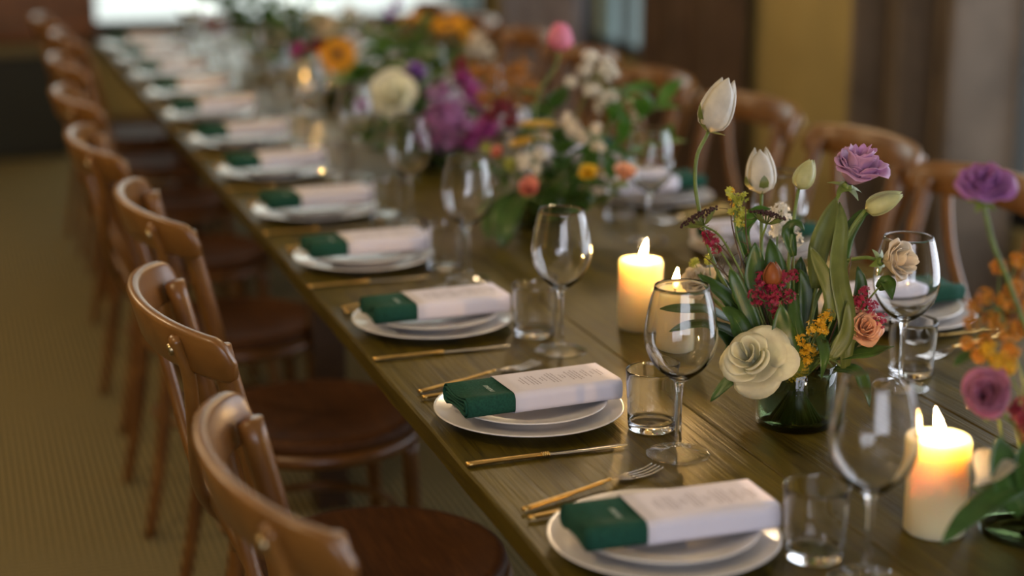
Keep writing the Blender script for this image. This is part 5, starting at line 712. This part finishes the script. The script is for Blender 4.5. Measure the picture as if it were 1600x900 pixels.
 {"kind": "cluster", "name": "flower_cluster", "pos": (0.8851, 4.6417, 0.9355), "stem": [(0.8851, 4.6417, 0.9355), (0.7336, 4.65, 0.7819), (0.5614, 4.7346, 0.85), (0.5049, 4.7623, 0.762)], "blobs": [((0.8514, 4.6561, 0.9473), 0.0342, 18), ((0.9073, 4.6311, 0.9236), 0.0342, 18), ((0.9382, 4.6079, 0.8764), 0.0342, 18), ((0.8128, 4.656, 0.9), 0.0293, 15)], "label": "loose white floret spray at the right of the farthest bouquet", "cat": "flower", "group": None, "col": "white_petal", "fs": 0.016},
 {"kind": "sprig", "name": "leafy_sprig", "stem": [(0.4014, 4.8108, 0.9662), (0.4867, 4.7579, 0.8764), (0.5716, 4.7039, 0.7819), (0.5508, 4.727, 0.85), (0.5134, 4.7684, 0.762)], "n": 13, "ll": 0.1135, "wid": 0.45, "label": "green leafy sprig above the red brown tuft", "cat": "foliage", "color": "leaf2", "group": "green sprigs of the farthest bouquet"},
 {"kind": "sprig", "name": "leafy_sprig", "stem": [(0.5179, 4.7747, 0.9756), (0.5561, 4.7349, 0.8764), (0.5947, 4.6962, 0.7819), (0.5569, 4.7276, 0.85), (0.5085, 4.7679, 0.762)], "n": 13, "ll": 0.1135, "wid": 0.45, "label": "green leafy sprig above the creamy white rose", "cat": "foliage", "color": "leaf2", "group": "green sprigs of the farthest bouquet"},
 {"kind": "sprig", "name": "leafy_sprig", "stem": [(0.6796, 4.7197, 0.9709), (0.6603, 4.7002, 0.8764), (0.6294, 4.6846, 0.7819), (0.5592, 4.7308, 0.85), (0.5066, 4.7654, 0.762)], "n": 13, "ll": 0.1135, "wid": 0.45, "label": "green leafy sprig between the white rose and the beige bloom", "cat": "foliage", "color": "leaf2", "group": "green sprigs of the farthest bouquet"},
 {"kind": "sprig", "name": "leafy_sprig", "stem": [(0.3584, 4.8361, 1.0063), (0.4655, 4.7715, 0.9), (0.5716, 4.7039, 0.7819), (0.5508, 4.727, 0.85), (0.5134, 4.7684, 0.762)], "n": 13, "ll": 0.1135, "wid": 0.45, "label": "green leafy sprig farthest left of the farthest bouquet", "cat": "foliage", "color": "leaf2", "group": "green sprigs of the farthest bouquet"},
 {"kind": "sprig", "name": "leafy_sprig", "stem": [(0.6275, 4.7176, 0.9), (0.6217, 4.7001, 0.8292), (0.6159, 4.6827, 0.7583), (0.5576, 4.7284, 0.85), (0.508, 4.7673, 0.762)], "n": 13, "ll": 0.1135, "wid": 0.45, "label": "green leafy sprig under the creamy white rose", "cat": "foliage", "color": "leaf2", "group": "green sprigs of the farthest bouquet"},
 {"kind": "sprig", "name": "leafy_sprig", "stem": [(0.7857, 4.6521, 0.8528), (0.7124, 4.6635, 0.8056), (0.6391, 4.675, 0.7583), (0.5588, 4.7302, 0.85), (0.5069, 4.7659, 0.762)], "n": 13, "ll": 0.1135, "wid": 0.45, "label": "green leafy sprig under the loose white floret spray", "cat": "foliage", "color": "leaf2", "group": "green sprigs of the farthest bouquet"},
 {"kind": "sprig", "name": "leafy_sprig", "stem": [(0.4761, 4.8035, 1.0299), (0.5368, 4.7542, 0.9236), (0.5947, 4.6962, 0.7819), (0.5569, 4.7276, 0.85), (0.5085, 4.7679, 0.762)], "n": 13, "ll": 0.1135, "wid": 0.45, "label": "green leafy sprig tallest of the farthest bouquet", "cat": "foliage", "color": "leaf2", "group": "green sprigs of the farthest bouquet"},
]

def petal_rose(bm, phi, t, Rr, ruf, n_u, n_v, half, rr):
    """one petal: a patch of a surface of revolution that opens with t (0 heart .. 1 outer)"""
    G = []; ph = rr.random() * 6; tw = (rr.random() - .5) * .35; drp = (rr.random() - .35) * .35
    for j in range(n_v + 1):
        v0 = j / n_v; row = []
        for i in range(n_u + 1):
            u = -1 + 2 * i / n_u; v = v0 * (1 - .13 * u * u * (1 + .4 * math.sin(ph)))
            rad = Rr * ((.10 + .60 * t) * math.sin(min(1, v * 1.1) * PI / 2) ** .75 + .34 * t * t * v * v)
            z = Rr * (1.22 - .62 * t) * (v - .20 * t * v ** 3)
            if v > .72: q = (v - .72) / .28; rad += Rr * .17 * t * q * q; z -= Rr * .20 * t * q * q
            rad *= 1 + .05 * (u * u) * (1 - t); rad += Rr * ruf * math.sin(4.5 * u + ph) * v ** 3; z += Rr * ruf * 1.3 * math.sin(5.5 * u + ph * 2) * v ** 3
            wv = math.sin(PI * (.10 + .72 * v0)) ** .6
            a = phi + u * half * wv + tw * v; row.append((rad * math.cos(a), rad * math.sin(a), z - drp * Rr * v * v * t))
        G.append(row)
    grid(bm, G)
def bloom_rose(root, loc, axis, size, m, near, opening, layers, ruf, seed, ecc=(.12, .1)):
    rr = random.Random(seed); Rr = size / 2 / (.60 + .55 * opening); Mx = frame(axis); bmj = bmesh.new() if not near else None
    cen = Vector(loc)
    for l in range(layers):
        t = (l / (layers - 1)) ** .9 * opening; sh = Vector((ecc[0], ecc[1], 0)) * (Rr * l / (layers - 1)); tilt = Matrix.Rotation(-.25 * ecc[0] * l / (layers - 1), 4, 'Y') @ Matrix.Rotation(.25 * ecc[1] * l / (layers - 1), 4, 'X'); npet = [1, 2, 3, 3, 4, 4, 5, 5][min(l, 7)]; half = (1.55 - .62 * t)
        for k in range(npet):
            phi = 2 * PI * k / npet + l * 2.4 + (rr.random() - .5) * .35
            bm = bmj or bmesh.new(); s0 = len(bm.verts)
            petal_rose(bm, phi, max(.04, t + (rr.random() - .5) * .16 * (l > 0)), Rr * (.88 + .22 * rr.random()), ruf, 8 if near else 4, 7 if near else 4, half * (.85 + .3 * rr.random()), rr)
            bm.verts.ensure_lookup_table()
            for v in bm.verts[s0:]: v.co = tilt @ v.co + sh
            if near:
                bm.transform(Mx); o = obj('petal', bm, m, root, loc=loc)
                sm = o.modifiers.new('thickness', 'SOLIDIFY'); sm.thickness = .0006
    if bmj: bmj.transform(Mx); obj('bloom', bmj, m, root, loc=loc)
    bm = bmesh.new()   # calyx
    for k in range(5):
        a = 2 * PI * k / 5; G = []
        for j in range(4):
            v = j / 3; wd = Rr * .16 * (1 - v) ** .7; rad = Rr * (.06 + .42 * v); z = Rr * (-.02 + .05 * v - .16 * v * v)
            c_ = Vector((rad * math.cos(a), rad * math.sin(a), z)); sd = Vector((-math.sin(a), math.cos(a), 0)) * wd; G.append([c_ - sd, c_, c_ + sd])
        grid(bm, G)
    lathe(bm, [(0, -Rr * .16), (Rr * .10, -Rr * .10), (Rr * .15, 0), (Rr * .1, Rr * .08)], 10)
    bm.transform(Mx); obj('calyx', bm, M['stem'], root, loc=loc)
def bloom_tulip(root, loc, axis, H, ratio, m, near, seed, bud=False, guard=0):
    rr = random.Random(seed); Mx = frame(axis); Rr = H * ratio; bmj = bmesh.new() if not near else None
    for k in range(6):
        inner = k % 2; phi = k * PI / 3 + rr.random() * .1; bm = bmj or bmesh.new(); G = []; hk = H * (1 - .04 * inner + .05 * (rr.random() - .5)); tip = .10 * (rr.random() - .3)
        for j in range(9):
            v = j / 8; row = []
            rb = math.sqrt(max(0, 1 - (1 - min(1, v / .36)) ** 2)); r_ = Rr * (rb if v < .36 else 1 - (.80 if bud else .62) * ((v - .36) / .64) ** 2.0) * (.90 if inner else 1)
            r_ += Rr * tip * max(0, v - .8) * 4
            wv = .78 * (1 if v < .45 else max(.05, 1 - ((v - .45) / .55) ** 3.2) ** .6) * (1 + .35 * v)
            for i in range(7):
                u = -1 + i / 3; a = phi + u * wv * (1.05 if not inner else .95); ridge = 1 + .035 * math.cos(u * PI) * (v > .2)
                row.append((r_ * ridge * math.cos(a), r_ * ridge * math.sin(a), hk * (v - .04 * u * u * v)))
            G.append(row)
        grid(bm, G)
        if near: bm.transform(Mx); o = obj('petal', bm, m, root, loc=loc); s = o.modifiers.new('thickness', 'SOLIDIFY'); s.thickness = .0007
    if bmj: bmj.transform(Mx); obj('bloom', bmj, m, root, loc=loc)
    for k in range(guard + 1 if guard else 0):
        bm = bmesh.new(); a = [0.2, 3.3, 4.6][k] if guard == 1 else [4.45, .2, 3.2][k]; G = []; op = 1.0 if guard == 1 else .12
        for j in range(7):
            v = j / 6; rad = Rr * (.10 + (1.15 if guard == 1 else 1.0) * (math.sin(min(1, v * 1.6) * PI / 2) if guard == 2 else v * (1.25 - .25 * v))); z = H * (.0 + (.42 if guard == 2 else .05 + .38 * v * (k != 0)) * v); wd = Rr * .32 * math.sin(PI * (.12 + .88 * v)) ** .8
            c_ = Vector((rad * math.cos(a), rad * math.sin(a), z)); sd = Vector((-math.sin(a), math.cos(a), 0)) * wd; up = Vector((0, 0, -wd * .3)); G.append([c_ - sd - up, c_, c_ + sd - up])
        grid(bm, G); bm.transform(Mx); obj('bract', bm, M['leaf3'], root, loc=loc)
def bloom_daisy(root, loc, axis, D, m, seed, near=False):
    rr = random.Random(seed); Mx = frame(axis); bm = bmesh.new(); n = 22
    for lay in range(2):
        for k in range(n):
            a = 2 * PI * (k + .5 * lay) / n + rr.random() * .08; G = []; L = D / 2 * (1 - .12 * lay + .1 * (rr.random() - .5))
            for j in range(4):
                v = j / 3; rad = D * .14 + (L - D * .14) * v; wd = D * .055 * math.sin(PI * (.2 + .68 * v)); z = D * (.06 * lay + .10 * v - .10 * v * v)
                c_ = Vector((rad * math.cos(a), rad * math.sin(a), z)); sd = Vector((-math.sin(a), math.cos(a), 0)) * wd; G.append([c_ - sd, c_ + sd])
            grid(bm, G)
    bm.transform(Mx); obj('ray_petals', bm, m, root, loc=loc)['kind'] = 'stuff'
    bm = bmesh.new(); lathe(bm, [(D * .15, D * .02), (D * .14, D * .07), (D * .08, D * .09), (0, D * .085)], 18); bm.transform(Mx); obj('flower_centre', bm, M['seedhead'] if 'amber' in m.name else M['golden_petal'], root, loc=loc)
    bm = bmesh.new(); lathe(bm, [(0, -D * .04), (D * .10, -D * .02), (D * .16, D * .02)], 12); bm.transform(Mx); obj('calyx', bm, M['stem'], root, loc=loc)
def floret(bm, c, axis, s, rr):
    q = Vector((0, 0, 1)).rotation_difference(axis).to_matrix(); a0 = rr.random() * 6; vc = bm.verts.new(c)
    for k in range(5):
        a = a0 + 2 * PI * k / 5; d = lambda ang, r_, z: c + q @ Vector((math.cos(ang) * r_, math.sin(ang) * r_, z))
        v1 = bm.verts.new(d(a - .5, s * .62, s * .30)); v2 = bm.verts.new(d(a, s, s * .42)); v3 = bm.verts.new(d(a + .5, s * .62, s * .30)); bm.faces.new([vc, v1, v2, v3])
def rdir(rr):
    while 1:
        v = Vector((rr.random() * 2 - 1, rr.random() * 2 - 1, rr.random() * 2 - 1))
        if .1 < v.length < 1: return v.normalized()
def bloom_button(root, loc, axis, D, m, m2, seed):
    Mx = frame(axis); rr = random.Random(seed); bm = bmesh.new(); lathe(bm, [(0, -D * .12), (D * .3, -D * .08), (D * .42, D * .05), (D * .36, D * .18), (D * .2, D * .25), (0, D * .27)], 22); fixn(bm); bm.transform(Mx); obj('flower_head', bm, m2, root, loc=loc)
    bm = bmesh.new(); bm2 = bmesh.new()
    for k in range(190):
        f = (k + .5) / 190; a = k * 2.39996; ra = D * .5 * math.sqrt(f); z = D * (.28 - .26 * f ** 1.6)
        floret(bm if f > .42 else bm2, Vector((ra * math.cos(a), ra * math.sin(a), z)), Vector((math.cos(a) * f, math.sin(a) * f, 1 - .6 * f)).normalized(), D * .045, rr)
    bm.transform(Mx); bm2.transform(Mx); obj('outer_florets', bm, m, root, loc=loc)['kind'] = 'stuff'; obj('inner_florets', bm2, m2, root, loc=loc)['kind'] = 'stuff'
def bloom_umbel(root, loc, axis, D, seed):
    Mx = frame(axis); rr = random.Random(seed); bm = bmesh.new(); bg_ = bmesh.new()
    for k in range(80):
        f = (k + .5) / 80; a = k * 2.39996; ra = D * .5 * math.sqrt(f) * (.9 + .2 * rr.random()); z = D * (.30 - .10 * f + .05 * rr.random()); p = Vector((ra * math.cos(a), ra * math.sin(a) * .7, z))
        bmesh.ops.create_icosphere(bm, subdivisions=1, radius=D * .034 * (.7 + .6 * rr.random()), matrix=Matrix.Translation(p))
        if k % 4 == 0: tube(bg_, [(0, 0, 0), (p.x * .6, p.y * .6, p.z * .45), tuple(p)], D * .012, 4, False)
    for k in range(4):
        a = k * 1.6 + .4; G = []
        for j in range(5):
            v = j / 4; ra = D * (.05 + .42 * v); wd = D * .14 * math.sin(PI * (.1 + .85 * v)); c_ = Vector((ra * math.cos(a), ra * math.sin(a) * .7, D * (.02 + .26 * v * v))); sd = Vector((-math.sin(a), math.cos(a) * .7, 0)) * wd; G.append([c_ - sd, c_ - Vector((0, 0, wd * .2)), c_ + sd])
        grid(bg_, G)
    bm.transform(Mx); bg_.transform(Mx); obj('seed_heads', bm, M['seedhead'], root, loc=loc)['kind'] = 'stuff'; obj('umbel_ribs', bg_, M['leaf3'], root, loc=loc)
def leaf_bm(bm, path, width, nrm, n=10, cup=.22):
    P = spline(path, max(2, n // (len(path) - 1))); m = len(P) - 1; G = []; nn = Vector(nrm).normalized()
    for i, p in enumerate(P):
        v = i / m; t = (P[min(i + 1, m)] - P[max(i - 1, 0)]).normalized(); n_ = (nn - t * nn.dot(t)).normalized(); sd = t.cross(n_)
        wd = width / 2 * (math.sin(PI * (.07 + .93 * v) ** .85) ** .75 if v < .999 else .02); wav = .06 * width * math.sin(v * 9)
        G.append([p + sd * wd * e + n_ * (cup * wd * e * e + wav * e * abs(e)) for e in (-1, -.5, 0, .5, 1)])
    grid(bm, G)
def add_stem(root, st, r, m=None, name='stem'):
    P = spline(st, 6); bm = bmesh.new(); tube(bm, P, [r * (.85 + .15 * i / len(P)) for i in range(len(P))], 8); o = obj(name, bm, m or M['stem'], root); o.location = -Vector(root.location); return o
leafmesh = {}
for idx, F in enumerate(FL):
    K = F['kind']; rr = random.Random(idx); base = F['stem'][-1] if F.get('stem') else F['path'][0]
    NM = {'tulip': 'tulip', 'bud': 'tulip_bud', 'rose': 'garden_rose' if 'rose' in F['label'] else 'ranunculus', 'button': 'button_flower', 'umbel': 'seed_umbel', 'daisy': 'sunflower' if 'sunflower' in F['label'] else 'daisy', 'petal': 'curled_petal', 'twig': 'bare_twig'}.get(K) or F['name']
    r = thing(NM, F['label'], F['cat'], base, 0, F.get('group')); L = Vector(base)
    if 'pos' in F: loc = tuple(Vector(F['pos']) - L)
    if K not in ('twig', 'leaf', 'petal') and F.get('stem'): add_stem(r, F['stem'], .0032 if K in ('tulip', 'bud', 'rose') else .0018, None)
    if K == 'rose': bloom_rose(r, loc, F['axis'], F['size'], M[F['col']], F.get('near'), F['open'], F['layers'], F['ruf'], idx + F.get('seed', 0), F.get('ecc', (.12, .1)))
    elif K in ('tulip', 'bud'): bloom_tulip(r, loc, F['axis'], F['size'], F['R'], M[F['col']], F.get('near'), idx, K == 'bud', F.get('guard', 0))
    elif K == 'daisy': bloom_daisy(r, loc, F['axis'], F['size'], M[F['col']], idx)
    elif K == 'button': bloom_button(r, loc, F['axis'], F['size'], M[F['col']], M[F['col2']], idx)
    elif K == 'umbel': bloom_umbel(r, loc, F['axis'], F['size'], idx)
    elif K == 'petal':
        bm = bmesh.new(); petal_rose(bm, 0, .8, F['size'] * .85, .05, 8, 8, 1.0, rr); bm.transform(frame(F['axis'])); obj('petal', bm, M[F['col']], r, loc=loc); add_stem(r, F['stem'], .002)
    elif K == 'cluster':
        bm = bmesh.new(); bs = bmesh.new(); hub = Vector(F['pos'])
        for c, rad, n in F['blobs']:
            c = Vector(c) - L
            tube(bs, spline([tuple(hub - L), tuple((hub - L).lerp(c, .5) + Vector((0, 0, -.15 * (hub - L - c).length))), tuple(c)], 3), .0009, 5, False)
            for q in range(n):
                d = rdir(rr); floret(bm, c + d * rad * rr.random() ** .45, (d + Vector((0, 0, .35))).normalized(), F['fs'], rr)
        obj('florets', bm, M[F['col']], r)['kind'] = 'stuff'; obj('branchlets', bs, M['stem'], r)
    elif K == 'leaf':
        bm = bmesh.new(); leaf_bm(bm, F['path'], F['width'], F['nrm'], 12); lf = obj('leaf', bm, M[F['color']], r); lf.location = -L
        s = lf.modifiers.new('thickness', 'SOLIDIFY'); s.thickness = .0006
        P = spline(F['path'], 4); bm = bmesh.new(); tube(bm, P, [.0011 * (1 - .8 * i / len(P)) for i in range(len(P))], 5); obj('midrib', bm, M['midrib'], lf)
        if F['stem']: add_stem(r, F['stem'], .0017)
    elif K == 'sprig':
        P = spline(F['stem'], 6); top = int(len(P) * .62)
        key = (F['ll'], F['color'])
        if key not in leafmesh:
            bm = bmesh.new(); leaf_bm(bm, [(0, 0, 0), (.5, 0, .08), (1, 0, -.05)], F['wid'], (0, 0, 1), 6); me = tomesh('leaf', bm); me.materials.append(M[F['color']]); leafmesh[key] = me
        for q in range(F['n']):
            f = q / (F['n'] - 1); p = P[int(f * (top - 1))]; o = link('leaf', leafmesh[key], None, r, p - L); s = F['ll'] * (.8 + .5 * rr.random()); o.scale = (s, s, s)
            o.rotation_euler = ((rr.random() - .5) * 1.4, (rr.random() - .8) * 1.1, q * 2.4 + rr.random())
    elif K == 'twig':
        P = spline(F['path'], 6); bm = bmesh.new(); tube(bm, [p - L for p in P], [.0008 + .0009 * i / len(P) for i in range(len(P))], 6)
        for q in range(2, len(P) - 6, 2):
            p = P[q] - L; d = rdir(rr); d.z = abs(d.z); e = p + d * (.012 + .012 * rr.random()); tube(bm, [p, p.lerp(e, .5) + rdir(rr) * .002, e], [.0007, .0006, .0004], 5)
        obj('branch', bm, M['twig'], r)
